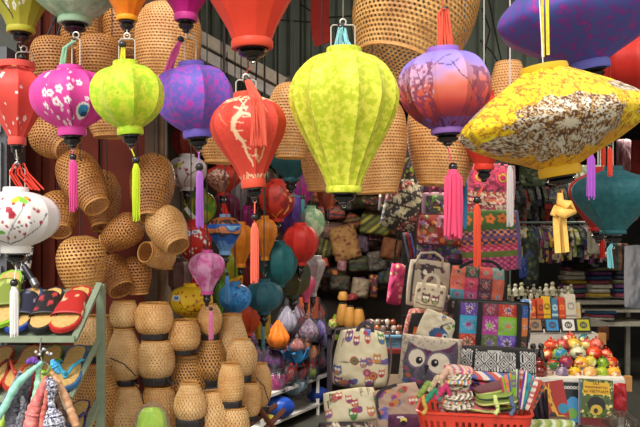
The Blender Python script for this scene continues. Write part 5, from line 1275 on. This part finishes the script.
for i in range(7):
    x = 529+i*3.0; C('dark_strap', 'dark leather strap keyring hanging beside the giraffe book', 'strap', x, 403+i*1.5, 3.4, 46, 4.0+.02*(i % 2), m=plain(['#241c1e', '#3c2c34', '#2c2430'][i % 3], .5), t=3, rot=-18+i*2.5, group='dark strap keyrings beside the basket', res=10)
C('cloth_edging', 'green and white crocheted edging in front of the basket at the right', 'textile', 545, 424, 60, 8, 3.3, P_strip(['#7a9c4c', '#d8d8b8', '#a8b060'], 3, .6), t=20)

# ------------------------------------------------------------------ clay piggy pots on a white table
r = thing('white_table', 'white table carrying the glazed clay pots', 'table', (1.5, 5.2, 0))
zt = W(0, 376, 4.85).z; WM = plain('#d2cec4', .5, var=.06)
MB().prism([(-.34,-.43),(.32,-.43),(.47,.42),(-.34,.42)], zt-.04, zt).build('table_top', WM, r, smooth=False)
MB().box((-.01, -.436, zt-.04), (.66, .012, .06)).build('apron', WM, r, smooth=False)
for x in (-.3, .3):
    for y in (-.4, .38): MB().box((x, y, (zt-.04)/2), (.035, .035, zt-.04)).build('leg', WM, r, smooth=False)
MB().box((.0, -.02, .33), (.62, .78, .02)).build('lower_shelf', WM, r, smooth=False)
MB().box((.335, -.43, zt-.03), (.04, .03, .09)).build('corner_wrap', plain('#b07c44', .8), r)
r = thing('white_step', 'white riser board behind the clay pots carrying three framed tiles', 'shelf', (1.56, 5.72, zt))
zr = W(0, 333, 5.7).z
MB().box((-.02, .06, (zr-zt)/2), (.86, .3, zr-zt)).build('riser', WM, r, smooth=False)
MB().box((.42, -.1, zr-zt-.03), (.05, .03, .08)).build('corner_wrap', plain('#b07c44', .8), r)
def pot(label, cx, yb, rr_, d, c1, c2, kind=0, group=None):
    k = d/F; R = rr_*k; root = thing('clay_pot', label, 'pot', W(cx, yb, d), group, rot=(0, 0, rng.uniform(-1, 1)))
    m = painted(.18, .05); n = 28
    pr = [(.3,0),(.7,.08),(.95,.4),(1,.75),(.93,1.1),(.68,1.42),(.35,1.58),(.12,1.62)]
    pr = [(q*R, z*R*.92) for q, z in pr]; P = []
    for i in range(len(pr)-1):
        for j in range(3): t = j/3; P.append((pr[i][0]*(1-t)+pr[i+1][0]*t, pr[i][1]*(1-t)+pr[i+1][1]*t))
    P.append(pr[-1]); mb = MB().lathe(P, n, cap0=True)
    th = np.tile(np.arange(n)*2*PI/n, len(P)); y = np.repeat([p[1]/R*6 for p in P], n)
    c = Cv(th*5, y, c1)
    if kind % 3 == 0: c.put(y > 7.2, c2); c.scatter(10, 0, 2, 31, 6.5, 1.6, [c2, '#e8d8a0'], int(cx), True)
    elif kind % 3 == 1: c.mottle(c2, 3.2, .5, int(cx))
    else: c.put((y > 3) & (y < 6) & (np.sin(th*3) > 0), c2); c.scatter(6, 0, 2, 31, 7, 1.4, ['#f0e8d0', c2], int(yb), True)
    mb.build('pot_body', m, root, colors=c.c)
    MB().lathe([(.001, 1.95*R), (.12*R, 1.9*R), (.16*R, 1.75*R), (.08*R, 1.6*R), (.3*R, 1.5*R), (.42*R, 1.38*R)], 14).build('lid_knob', gloss(c2 if kind % 2 else c1, .2), root)
    for s in (-1, 1): MB().ball((s*.55*R, 0, 1.42*R), .16*R, 6, (1, .6, 1.4)).build('ear', gloss(c1, .2), root)
    return root
pots = [(548,377,6,4.9,'#b8987c','#7a5c5c','beige'),(562,377,6.5,4.88,'#6c5a78','#a08a9c','grey violet'),(575,377,6.5,4.9,'#d8a820','#a8301c','yellow and red'),(590,377,7,4.88,'#d8944c','#c8a060','peach'),(602,377,6.8,4.9,'#86a01c','#a8b030','lime green'),(614,377,6.8,4.88,'#d8a02c','#d07a5c','amber'),
 (553,369,6.5,5.05,'#3c6a34','#a82a20','green and red'),(566,367,7,5.1,'#9c2420','#6c2c60','crimson'),(581,367,6.5,5.08,'#e0a02c','#b84c20','golden'),(590,366,6.5,5.1,'#a3b038','#d0b040','yellow green'),(603,367,6,5.1,'#4c7a2c','#86a01c','dark green'),(611,367,7,5.12,'#c0381c','#d8a040','scarlet'),
 (547,360,7,5.25,'#c83c20','#d8602c','vermilion'),(560,360,8,5.22,'#2c7a9c','#8ab04c','turquoise'),(578,359,8,5.25,'#c8c8a8','#5a4430','cream and brown'),(594,359,8,5.25,'#cc3418','#e0502c','orange red'),(606,359,6.5,5.3,'#b82c18','#e07a5c','brick red'),(570,361,6,5.35,'#7c4c24','#c83c24','brown'),
 (551,351,7.5,5.42,'#d0502c','#b83820','rust orange'),(562,350,7,5.45,'#c85a4c','#a83a3c','salmon red'),(574,350,7.5,5.45,'#c8a83c','#d8c060','mustard'),(586,350,7,5.45,'#d8c070','#b8584c','straw'),(596,350,7.5,5.42,'#b84838','#d87a68','coral'),(570,343,6.5,5.52,'#b83c34','#d06a4c','small ruby'),(584,343,5.5,5.5,'#1f5c5c','#2c7878','dark teal')]
rows_ = {377:'in the front row of the clay pots', 369:'in the second row', 367:'in the second row', 366:'in the second row', 360:'in the third row', 359:'in the third row', 361:'in the third row', 351:'in the fourth row', 350:'in the fourth row', 343:'at the back of the pile of clay pots'}
for i, (x, y, q, dd, c1, c2, nm) in enumerate(pots): pot(f'{nm} glazed clay pot {rows_[y]}', x, y, q, dd, c1, c2, i)
# stepped back rows for the pots
r = thing('pot_riser', 'low dark riser hidden beneath the back rows of clay pots', 'stand', (1.6, 5.35, zt))
for a, b, yy, dd in ((5.14, 5.34, 360, 5.25), (5.34, 5.56, 350, 5.44)):
    z_ = W(0, yy+1.5, dd).z-zt; MB().box((.02, (a+b)/2-5.35, z_/2), (.62, b-a, z_)).build('step', DK, r, smooth=False)
for x, lb in ((533, 'black wooden figurine left of the clay pots'), (541, 'second black figurine beside the dark red jar')):
    o = W(x, 362, 5.0); r = thing('figurine', lb, 'figurine', o); k = 5/F
    MB().lathe([(.001,0),(3.6*k,0),(4*k,3*k),(3*k,9*k),(1.6*k,12*k),(1.4*k,13*k)], 14).build('body', gloss('#1f1817'), r); MB().ball((0,0,15.5*k), 3*k, 10, (1,1,1.2)).build('head', gloss('#1f1817'), r)
o = W(539, 376, 4.86); r = thing('lacquer_jar', 'dark red lacquered jar at the left end of the white table', 'jar', o); k = 4.86/F
MB().lathe([(.001,0),(6*k,0),(8*k,4*k),(7.6*k,8*k),(5*k,11*k),(5.6*k,12*k),(4*k,15*k),(.001,16*k)], 24).build('jar_body', gloss('#7c1f16'), r); MB().ball((0,0,17*k), 1.8*k, 8).build('lid_knob', gloss('#7c1f16'), r)
# framed tiles
for x, c, lb in ((535,'#8a6a50','beige framed tile with a brown print, leftmost of the framed row'), (552,'#2c78b0','framed blue tile left of the white one'), (568,'#c8c6c0','framed white tile between blue and olive ones'), (583,'#a0a020','framed olive yellow tile at the right end')):
    C('framed_tile', lb, 'picture', x, 325.5, 15.5, 15, 5.65, (lambda c: lambda X, Y, w, h: Cv(X, Y, '#1f1d1f').rect(1.6, 1.8, w-1.6, h-2, c).ring(w/2, h/2, 3, .7, '#3c3c3c').ring(w/2, h/2, 1.4, .6, '#3c3c3c'))(c), t=3, pw=20, round_=0, wob=0, lean=25, dens=2)
# boxed cards row
for x, y, w_, h_, c, c2, lb in ((531,311,10,24,'#a83420','#c88a3c','red boxed card set, leftmost behind the framed tiles'), (540,309,8,22,'#b84c20','#5c2c20','orange boxed card set'), (546,308,9,24,'#c8a020','#6a4c1c','yellow boxed card set'), (554,309,8,22,'#3c6a8c','#a8c0c8','blue boxed card set'), (561,309,8,24,'#b83c1c','#d87a3c','vermilion boxed card set'), (570,308,12,28,'#c0b8a8','#8a8478','white boxed card set with a pale emblem'), (577,312,7,20,'#b8a888','#c89a3c','cream boxed card set at the right end')):
    C('card_box', lb, 'box', x, y, w_, h_, 6.1, (lambda c, c2: lambda X, Y, w, h: Cv(X, Y, c).ring(w/2, h*.45, w*.25, .8, c2).rect(1, h*.75, w-1, h*.82, c2))(c, c2), t=7, pw=16, round_=0, wob=0, lean=12)
r = thing('long_shelf', 'dark shelf board under the boxed card sets', 'shelf', (1.72, 6.25, 0)); zz = W(0, 322, 6.1).z
MB().box((0, .06, zz-.02), (.95, .4, .03)).build('board', plain('#7a766a', .6), r, smooth=False); MB().box((0, .1, (zz-.04)/2), (.9, .2, zz-.04)).build('plinth', DK, r, smooth=False)
zz2 = W(0, 300, 6.35).z
MB().box((-.08, .14, (zz2+zz)/2-.02), (.85, .16, zz2-zz-.01)).build('step', DK, r, smooth=False)
for i in range(22):
    x = 506+i*3.1; y = 300-(i % 2)*5+rng.uniform(-1,1); o = W(x, y, 6.38); k = 6.38/F*rng.uniform(.7,1.25)
    r = thing('glass_figurine', 'tiny pale figurine in the crowded row behind the boxed card sets', 'figurine', o, 'tiny pale figurines behind the card sets'); g = gloss(['#a8a488', '#8a8a70', '#6a5c4c', '#b8b4a0', '#7a7468'][i % 5], .2)
    MB().lathe([(.001,0),(2.6*k,0),(2.2*k,3*k),(3*k,5*k),(1.4*k,8*k),(.001,8.4*k)], 10, fac=lambda a: 1+.15*math.sin(3*a)).build('body', g, r); MB().ball((0,0,9.6*k), 1.9*k, 6).build('head', g, r)
# books leaning under the pot table
def P_giraffe(x, y, w, h):
    c = Cv(x, y, '#a82a24'); Y_ = '#e0a82c'
    c.line([(w*.46, 9), (w*.5, 20), (w*.62, 36)], 4.4, Y_); c.ell(w*.42, 8, 5, 2.8, Y_, .4); c.line([(w*.44, 6), (w*.42, 2)], 1.2, Y_); c.line([(w*.52, 6), (w*.54, 2)], 1.2, Y_); c.ell(w*.85, 28, 5, 5, '#2c86a8'); c.ell(w*.7, 40, 8, 6, '#d8b040'); c.ell(w*.5, 36, 4, 6, '#20242c')
    c.scatter(10, w*.42, 12, w*.6, 34, .9, ['#7c3c1c'], 2); return c
def P_bluebook(x, y, w, h):
    c = Cv(x, y, '#20242c'); c.ell(w*.55, h*.62, w*.42, h*.3, '#4c94c8'); c.ell(w*.5, h*.7, w*.25, h*.12, '#7ab04c')
    for i in range(5): c.ring(w*.18+i*w*.15, h*.12, 1.1, .45, '#d8d4cc')
    return c
def P_puppet(x, y, w, h):
    c = Cv(x, y, '#4a5a28'); c.scatter(120, 0, 0, w, h, 1.5, ['#c8b85c', '#7a8a3c', '#2c3a1c', '#d8c878'], 3)
    c.rect(w*.12, 3, w*.9, 15, '#dca828'); c.ell(w*.52, 25, 9, 8, '#1c1a18'); c.ell(w*.52, 30, 6, 5, '#c8a83c'); c.ell(w*.5, 31, 2.2, 2.6, '#3c2c1c'); c.rect(0, h-8, w, h, '#6c1f24'); c.rect(0, h*.0, 1.4, h, '#3c6a9c')
    K_ = '#5a3a14'
    def word(X, Y, n, s=2.0, seed=1):
        r_ = random.Random(seed)
        for i in range(n):
            a = X+i*s*1.25; c.line([(a, Y), (a, Y+s)], .5, K_); c.line([(a, Y+(s if r_.random() > .5 else 0)), (a+s*.7, Y+s*r_.random())], .5, K_)
    return c
def book(label, cx, cy, w, h, d, P, rot=0):
    k = d/F; root = thing('picture_book', label, 'book', W(cx, cy+h/2, d)); R = Matrix.Rotation(math.radians(rot), 4, 'Y') @ Matrix.Rotation(math.radians(-10), 4, 'X')
    nu, nv = int(w*2.6), int(h*2.6); vs = []; xs = []; ys = []
    for j in range(nv):
        for i in range(nu):
            x = i/(nu-1); y = j/(nv-1); vs.append(R @ Vector(((x-.5)*w*k, -.012, (1-y)*h*k))); xs.append(x*w); ys.append(y*h)
    fs = [(j*nu+i, (j+1)*nu+i, (j+1)*nu+i+1, j*nu+i+1) for j in range(nv-1) for i in range(nu-1)]
    mb = MB().add(vs, fs); mb.build('front_cover', painted(.35, .03), root, colors=P(np.array(xs), np.array(ys), w, h).c)
    m = MB(); m.box(Vector((0, -.0055, h*k/2)), (w*k, .012, h*k)); m.v = [tuple(R @ Vector(v)) for v in m.v]; m.build('pages', plain('#c8c0b0', .8), root, smooth=False)
    return root, R, k
book('red picture book with a giraffe', 555, 405, 32, 46, 4.62, P_giraffe, -8)
book('blue and black spiral picture book beside the giraffe book', 572, 405, 20, 44, 4.66, P_bluebook, 2)
root, R, k = book('green jungle picture book with a yellow title panel', 595, 403, 34, 46, 4.6, P_puppet, 4)
def lettering(txt, x, z, size, parent, col, R=None, name='lettering', ext=.0004, ay=-.0135):
    cu = bpy.data.curves.new('lettering', 'FONT'); cu.body = txt; cu.size = size; cu.align_x = 'CENTER'; cu.extrude = ext; cu.resolution_u = 2
    o = bpy.data.objects.new('tmp', cu); COL.objects.link(o); dg = bpy.context.evaluated_depsgraph_get(); me = bpy.data.meshes.new_from_object(o.evaluated_get(dg)); bpy.data.objects.remove(o)
    T = (R or Matrix()) @ Matrix.Translation((x, ay, z)) @ Matrix.Rotation(PI/2, 4, 'X'); me.transform(T); me.materials.clear(); me.materials.append(col)
    q = bpy.data.objects.new(name, me); COL.objects.link(q); q.parent = parent; return q
tcol = plain('#4a2c10', .7)
for t, z in (('LES', 41.5), ('MARIONNETTES', 37.5), ('au VIETNAM', 33)): lettering(t, 0, (z-.5)*k, 4.6*k if t != 'MARIONNETTES' else 3.1*k, root, tcol, R)
C('red_packet', 'red cellophane packet at the right end below the pots', 'packet', 620, 400, 13, 34, 4.7, m=silk('#8c1820', '#b02a30', 20, .1, rough=.2), t=10)
r = thing('wire_tray', 'crumpled clear packets at the bottom right', 'packet', W(620, 428, 4.4))
MB().lathe([(.03,.1),(.05,.07),(.075,.05),(.08,.02),(.05,0)], 30, None, fac=lambda a: 1+.18*math.sin(5*a)+.12*math.sin(9*a+1)).build('clear_wrapping', film('#b8a898', .7), r)

# ------------------------------------------------------------------ clothes at the back right
def shirt(cx, yt, yb, w, d, cols, yaw, label, group):
    """a garment on a hanger seen almost edge on"""
    k = d/F; root = thing('hanging_garment', label, 'clothing', W(cx, yb, d), group, rot=(0, 0, math.radians(yaw))); H = (yb-yt)*k; Wd = w*k
    pts = [(-.5,.0),(-.5,.55),(-.95,.42),(-1.0,.6),(-.62,.93),(-.18,1.0),(.18,1.0),(.62,.93),(1.0,.6),(.95,.42),(.5,.55),(.5,.0)]
    mb = MB(); M = Matrix.Rotation(PI/2, 4, 'X')
    mb.prism([(x*.22, z*H) for x, z in pts], -Wd*.5, Wd*.5, M)
    mb.build('garment_body', silk(cols[0], cols[-1], 16, .04, rough=.8), root, smooth=False)
    hg = MB(); hg.tube([(-.11,0,H*.97), (0,0,H*1.03), (.11,0,H*.97)], .004, 5); hg.build('hanger', plain('#8a8a84', .5), root)
    MB().tube([(0,0,H*1.03), (0,0,H*1.06), (.012,0,H*1.09)], .003, 5).build('hook', plain('#8a8a84', .3, .7), root)
    return root
pal = ['#b8b49c','#8c9a34','#c8a034','#2c2c30','#8a8478','#5c6a2c','#3c2c54','#c8a848','#1f1c20','#7c2c2c','#b8b4a0','#6c2c5c','#4a6a54','#8a3c5c','#c0b8a4','#2c3c5c']
for i in range(28):
    x = 517+i*3.0; shirt(x, 226+rng.uniform(0,2), 264-rng.uniform(0,9), rng.uniform(2.4,4.6), 7.6, [pal[(i*7) % 16], pal[(i*7+3) % 16]], 90+rng.uniform(-6, 6), 'colourful garment hanging edge on in the lower clothes row', 'garments on the lower clothes rail')
pal2 = ['#2c3040','#4a4c34','#8a2424','#5a5c54','#24242a','#6a6458','#3a3c20','#1c1c24']
for i in range(18):
    x = 513+i*4.4; shirt(x, 186+rng.uniform(0,3), 227-rng.uniform(0,12), rng.uniform(3,7), 8.1, [pal2[i % 8], pal2[(i+3) % 8]], 90+rng.uniform(-6, 6), 'dark garment hanging edge on in the upper clothes row', 'garments on the upper clothes rail')
for nm, x0, x1, yy, dd, lb in (('a', 510, 608, 222.5, 7.6, 'metal clothes rail carrying the lower row of garments'), ('b', 506, 600, 182.5, 8.1, 'metal clothes rail carrying the upper row of garments')):
    o = W(x0, yy, dd); e_ = W(x1, yy, dd); r = thing('clothes_rail', lb, 'rail', (o.x, dd, 0))
    MB().tube([(0,0,o.z), (e_.x-o.x,0,o.z)], .012, 8).build('rail_bar', plain('#7c8a80', .4, .6), r)
    for xx, z0_, z1_ in ((0, 0, o.z), (e_.x-o.x, o.z, 3.1)): MB().tube([(xx,0,z0_), (xx,0,z1_)], .012, 8).build('upright', plain('#7c8a80', .4, .6), r)
# dark clothes and dress left of the rows
C('hanging_dress', 'dark green patterned dress hanging beside the orange flower bag', 'clothing', 531, 262, 16, 50, 7.2, P_multi(21, '#1c2420', ['#3c4a2c', '#2c3c5c', '#5a5c3c'], 30, 2))
C('hanging_dress', 'deep blue cloth bag hanging low below the clothes', 'bag', 523, 268, 8, 22, 6.9, m=plain('#1f3470', .7), t=6)
C('hanging_dress', 'green banner with pale print high behind the yellow lantern cap', 'banner', 532, 176, 26, 20, 7.6, P_multi(22, '#5a6a4c', ['#8a9a70', '#2c3428', '#a8a48c'], 20, 2), t=3)
C('hanging_dress', 'pale green banner behind the purple tassel', 'banner', 585, 180, 44, 30, 8.0, P_multi(23, '#6a7258', ['#8a9478', '#3c4434', '#b0a890'], 30, 2), t=3)
C('hanging_dress', 'pale pink scarf hanging above the teal lantern', 'clothing', 624, 160, 16, 42, 7.4, P_strip(['#8a6a6c', '#6a4a50', '#a08488'], 4, .1), t=4)
C('hanging_dress', 'dull red cloth at the right edge above the teal lantern', 'clothing', 637, 158, 12, 36, 7.2, m=plain('#8a241c', .8), t=4)
# folded piles and shelf
r = thing('clothes_shelf', 'pale wooden shelf unit stacked with folded clothes', 'shelf', (2.95, 8.4, 0)); SW = plain('#cfc8b6', .6)
for yy in (300, 322): z_ = W(0, yy, 8.4).z; MB().box((.0, .25, z_-.02), (.98, .55, .045)).build('shelf_board', SW, r, smooth=False)
MB().box((0, .25, W(0, 311, 8.4).z), (.98, .5, .03)).build('shelf_board', SW, r, smooth=False)
zt8 = W(0, 300, 8.4).z
for xx in (-.47, .47):
    for yy in (0, .5): MB().box((xx, yy, zt8/2-.02), (.045, .045, zt8-.06)).build('upright', SW, r, smooth=False)
fold = ['#2c4a6c','#7c2c3c','#c0b8a4','#2c2c40','#a8882c','#5c2c5c','#3c5a5c','#8a3c4c','#1f1c20','#b0a898','#6c6a4c','#8a4c6c']
def pile(cx, yb, w, n, h, d, lb, gp, off=0):
    for i in range(n):
        C('folded_garment', lb, 'clothing', cx+rng.uniform(-1.5,1.5), yb-(i+.5)*h, w*rng.uniform(.9,1.05), h*1.05, d, m=plain(fold[(i*5+off) % 12], .85), t=w*.8, pw=6, round_=.1, rot=rng.uniform(-2,2), wob=1, res=12, group=gp)
pile(573, 297, 26, 10, 4.4, 8.35, 'folded dark garment in the left pile on the clothes shelf', 'folded garments in the left pile', 1)
pile(598, 297, 26, 10, 4.4, 8.3, 'folded striped garment in the middle pile on the clothes shelf', 'folded garments in the middle pile', 4)
pile(620, 297, 20, 9, 4.4, 8.35, 'folded garment in the right pile on the clothes shelf', 'folded garments in the right pile', 7)
pile(600, 319, 32, 3, 2.8, 8.4, 'folded garment on the lower board of the clothes shelf', 'folded garments on the lower board', 2)
C('folded_garment', 'pale jacket flopped over the top of the middle pile', 'clothing', 596, 256, 44, 10, 8.2, m=plain('#a8a290', .85), t=30, rot=4, wob=4)
C('cloth_bundle', 'fluffy black feather bundle on the clothes piles', 'textile', 583, 263, 30, 16, 7.9, m=plain('#141312', .95), t=24, wob=10, round_=.9)
C('hanging_dress', 'striped brown cloth draped beside the grey cloth at the right', 'clothing', 620, 257, 18, 28, 7.6, P_strip(['#6a4438', '#3c5a50', '#8a5c48', '#2c2424'], 3.4, 0), t=5)
C('hanging_dress', 'pale grey cloth hanging at the right picture edge', 'clothing', 636, 277, 24, 64, 6.2, m=plain('#8a8c96', .85, var=.06), t=8, wob=5)
C('hanging_dress', 'white blouse hanging behind the teal lantern foot', 'clothing', 596, 237, 18, 34, 7.35, m=plain('#a8a492', .85), t=5, wob=4)
C('hanging_dress', 'red flower ornament at the right edge beside the teal lantern', 'ornament', 634, 214, 9, 14, 4.6, m=plain('#a81c18', .8), t=8, wob=6, round_=.8)
C('wooden_crate', 'small brown wooden crate under the clothes shelf', 'crate', 597, 333, 22, 14, 8.2, m=plain('#6a3c20', .7, var=.3, scale=20), t=14, pw=16, round_=0, wob=0)

# ------------------------------------------------------------------ dark heap of bags at the back of the aisle
H0 = [
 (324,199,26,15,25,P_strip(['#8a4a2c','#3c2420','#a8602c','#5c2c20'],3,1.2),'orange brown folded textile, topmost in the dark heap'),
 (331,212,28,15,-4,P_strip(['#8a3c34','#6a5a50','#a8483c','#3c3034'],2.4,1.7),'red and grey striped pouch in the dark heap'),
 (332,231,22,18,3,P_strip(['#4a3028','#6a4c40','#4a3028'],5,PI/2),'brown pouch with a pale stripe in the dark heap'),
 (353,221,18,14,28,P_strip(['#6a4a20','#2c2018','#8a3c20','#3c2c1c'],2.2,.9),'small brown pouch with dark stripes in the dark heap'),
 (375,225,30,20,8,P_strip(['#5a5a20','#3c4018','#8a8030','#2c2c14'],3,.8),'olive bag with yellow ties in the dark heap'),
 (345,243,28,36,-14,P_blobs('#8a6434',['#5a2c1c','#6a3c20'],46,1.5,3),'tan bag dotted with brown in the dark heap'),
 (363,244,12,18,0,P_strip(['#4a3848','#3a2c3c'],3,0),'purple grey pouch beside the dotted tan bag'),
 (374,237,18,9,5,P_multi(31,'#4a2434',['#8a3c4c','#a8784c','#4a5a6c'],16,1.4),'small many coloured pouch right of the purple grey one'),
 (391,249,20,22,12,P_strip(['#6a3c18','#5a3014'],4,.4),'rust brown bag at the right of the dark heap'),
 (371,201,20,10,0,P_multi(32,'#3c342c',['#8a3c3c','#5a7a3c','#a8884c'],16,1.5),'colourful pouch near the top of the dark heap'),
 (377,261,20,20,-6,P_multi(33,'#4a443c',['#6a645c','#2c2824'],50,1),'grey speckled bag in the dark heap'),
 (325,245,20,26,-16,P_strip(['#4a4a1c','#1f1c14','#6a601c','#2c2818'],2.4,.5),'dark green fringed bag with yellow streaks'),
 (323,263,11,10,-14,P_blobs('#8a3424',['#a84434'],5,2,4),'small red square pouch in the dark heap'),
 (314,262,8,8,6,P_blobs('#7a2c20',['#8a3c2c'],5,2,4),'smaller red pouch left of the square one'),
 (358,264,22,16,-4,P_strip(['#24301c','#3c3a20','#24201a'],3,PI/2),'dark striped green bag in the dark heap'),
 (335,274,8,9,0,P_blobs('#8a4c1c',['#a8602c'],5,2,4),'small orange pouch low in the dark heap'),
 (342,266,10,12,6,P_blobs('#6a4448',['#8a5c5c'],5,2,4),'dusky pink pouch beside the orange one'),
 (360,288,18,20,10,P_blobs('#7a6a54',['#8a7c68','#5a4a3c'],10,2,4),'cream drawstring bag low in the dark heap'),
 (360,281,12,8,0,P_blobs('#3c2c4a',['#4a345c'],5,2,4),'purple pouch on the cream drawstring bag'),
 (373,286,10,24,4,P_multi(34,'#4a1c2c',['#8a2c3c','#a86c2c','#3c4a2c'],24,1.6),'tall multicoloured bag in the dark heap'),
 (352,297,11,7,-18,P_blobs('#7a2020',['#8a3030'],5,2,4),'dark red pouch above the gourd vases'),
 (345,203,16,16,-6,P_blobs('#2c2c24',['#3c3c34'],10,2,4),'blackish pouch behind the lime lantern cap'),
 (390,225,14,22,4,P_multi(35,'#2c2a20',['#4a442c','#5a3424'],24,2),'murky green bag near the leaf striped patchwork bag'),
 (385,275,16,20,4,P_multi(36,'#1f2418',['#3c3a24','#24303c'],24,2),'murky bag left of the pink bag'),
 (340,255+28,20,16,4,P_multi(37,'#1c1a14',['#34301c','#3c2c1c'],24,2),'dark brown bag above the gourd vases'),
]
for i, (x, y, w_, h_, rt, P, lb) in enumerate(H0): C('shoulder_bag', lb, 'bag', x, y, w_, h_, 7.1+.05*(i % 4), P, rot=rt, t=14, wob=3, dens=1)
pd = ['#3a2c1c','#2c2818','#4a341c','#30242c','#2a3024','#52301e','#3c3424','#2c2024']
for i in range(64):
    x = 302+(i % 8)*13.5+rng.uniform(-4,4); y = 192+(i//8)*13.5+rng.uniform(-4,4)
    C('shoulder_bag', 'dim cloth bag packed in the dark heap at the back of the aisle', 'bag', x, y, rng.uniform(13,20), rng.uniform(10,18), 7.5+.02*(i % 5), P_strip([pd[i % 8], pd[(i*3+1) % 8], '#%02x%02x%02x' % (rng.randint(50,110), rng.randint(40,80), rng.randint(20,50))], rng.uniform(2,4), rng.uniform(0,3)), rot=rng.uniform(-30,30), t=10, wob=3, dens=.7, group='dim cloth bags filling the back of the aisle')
WG = {'g': plain('#a8752c', .6)}
for x, y0, y1, rr_, lb in ((343,291,301,5.5,'small round wooden gourd on top of the pale vases'), (343,303,327,7,'brown wooden gourd vase at the left of three'), (350,306,329,6.5,'brown wooden gourd vase in the middle of three'), (359,308,329,6.5,'brown wooden gourd vase at the right of three')):
    d = 6.7-(y1 > 327)*.15; k = d/F; r = thing('gourd_vase', lb, 'vase', W(x, y1, d))
    MB().lathe([(.001, (y1-y0)*k), (rr_*.55*k, (y1-y0)*.97*k), (rr_*.75*k, (y1-y0)*.8*k), (rr_*k, (y1-y0)*.4*k), (rr_*.9*k, (y1-y0)*.12*k), (rr_*.5*k, 0), (.001, 0)], 20).build('vase_body', WG['g'], r)
    MB().lathe([(rr_*.4*k, (y1-y0)*k*1.04), (rr_*.6*k, (y1-y0)*k*1.0), (rr_*.5*k, (y1-y0)*k*.93)], 16).build('neck_ring', plain('#1c1510', .6), r)
r = thing('side_table', 'dark low table in the aisle under the gourd vases', 'table', (.27, 6.65, 0)); zz = W(0, 329, 6.55).z
MB().box((.05, .1, zz-.02), (.55, .5, .04)).build('table_top', DK, r, smooth=False)
for x in (-.19, .29):
    for y in (-.1, .3): MB().box((x, y, (zz-.04)/2), (.04, .04, zz-.04)).build('leg', DK, r, smooth=False)
for i, (x, q, lb) in enumerate([(333,'#8a9a3c','yellow green trinket on the aisle table'), (370,'#5a3c4c','plum trinket on the aisle table'), (378,'#7a5a4c','tan trinket on the aisle table')]):
    C('trinket', lb, 'ornament', x, 324, 9, 10, 6.45, P_multi(40+i, q, ['#c8c0a0','#3c3c34','#a8483c'], 12, 1.4), t=8, round_=.6)
basket('small light blue plastic basket on the aisle floor table', 391, 335, 347, 24, 21, 6.0, .16, '#6a9cb8')
for i in range(16):
    x = 378+(i % 6)*5+rng.uniform(-1,1); y = 336-(i//6)*5.5; o = W(x, y, 6.08); k = 6.08/F
    r = thing('seashell_toy', 'small brown and orange shell toy piled over the blue basket', 'toy', o, 'shell toys over the blue basket'); 
    MB().lathe([(.001,0),(2.6*k,0),(3.4*k,2*k),(2.6*k,5*k),(.001,6.4*k)], 10, fac=lambda a: 1+.12*math.sin(4*a)).build('shell', gloss(['#7c3418','#a8542c','#8a7464','#4a2c20','#b8a898'][i % 5], .3), r)
r = thing('wooden_stool', 'low red wooden stool beside the blue basket', 'stool', (.45, 5.95, 0)); RS = plain('#7c2420', .6)
zz = W(0, 347.5, 6.0).z
MB().box((.1, .15, zz-.02), (.36, .34, .03)).build('seat', RS, r, smooth=False)
for x in (-.05, .25):
    for y in (0, .3): MB().box((x, y, (zz-.035)/2), (.03, .03, zz-.035)).build('leg', RS, r, smooth=False)
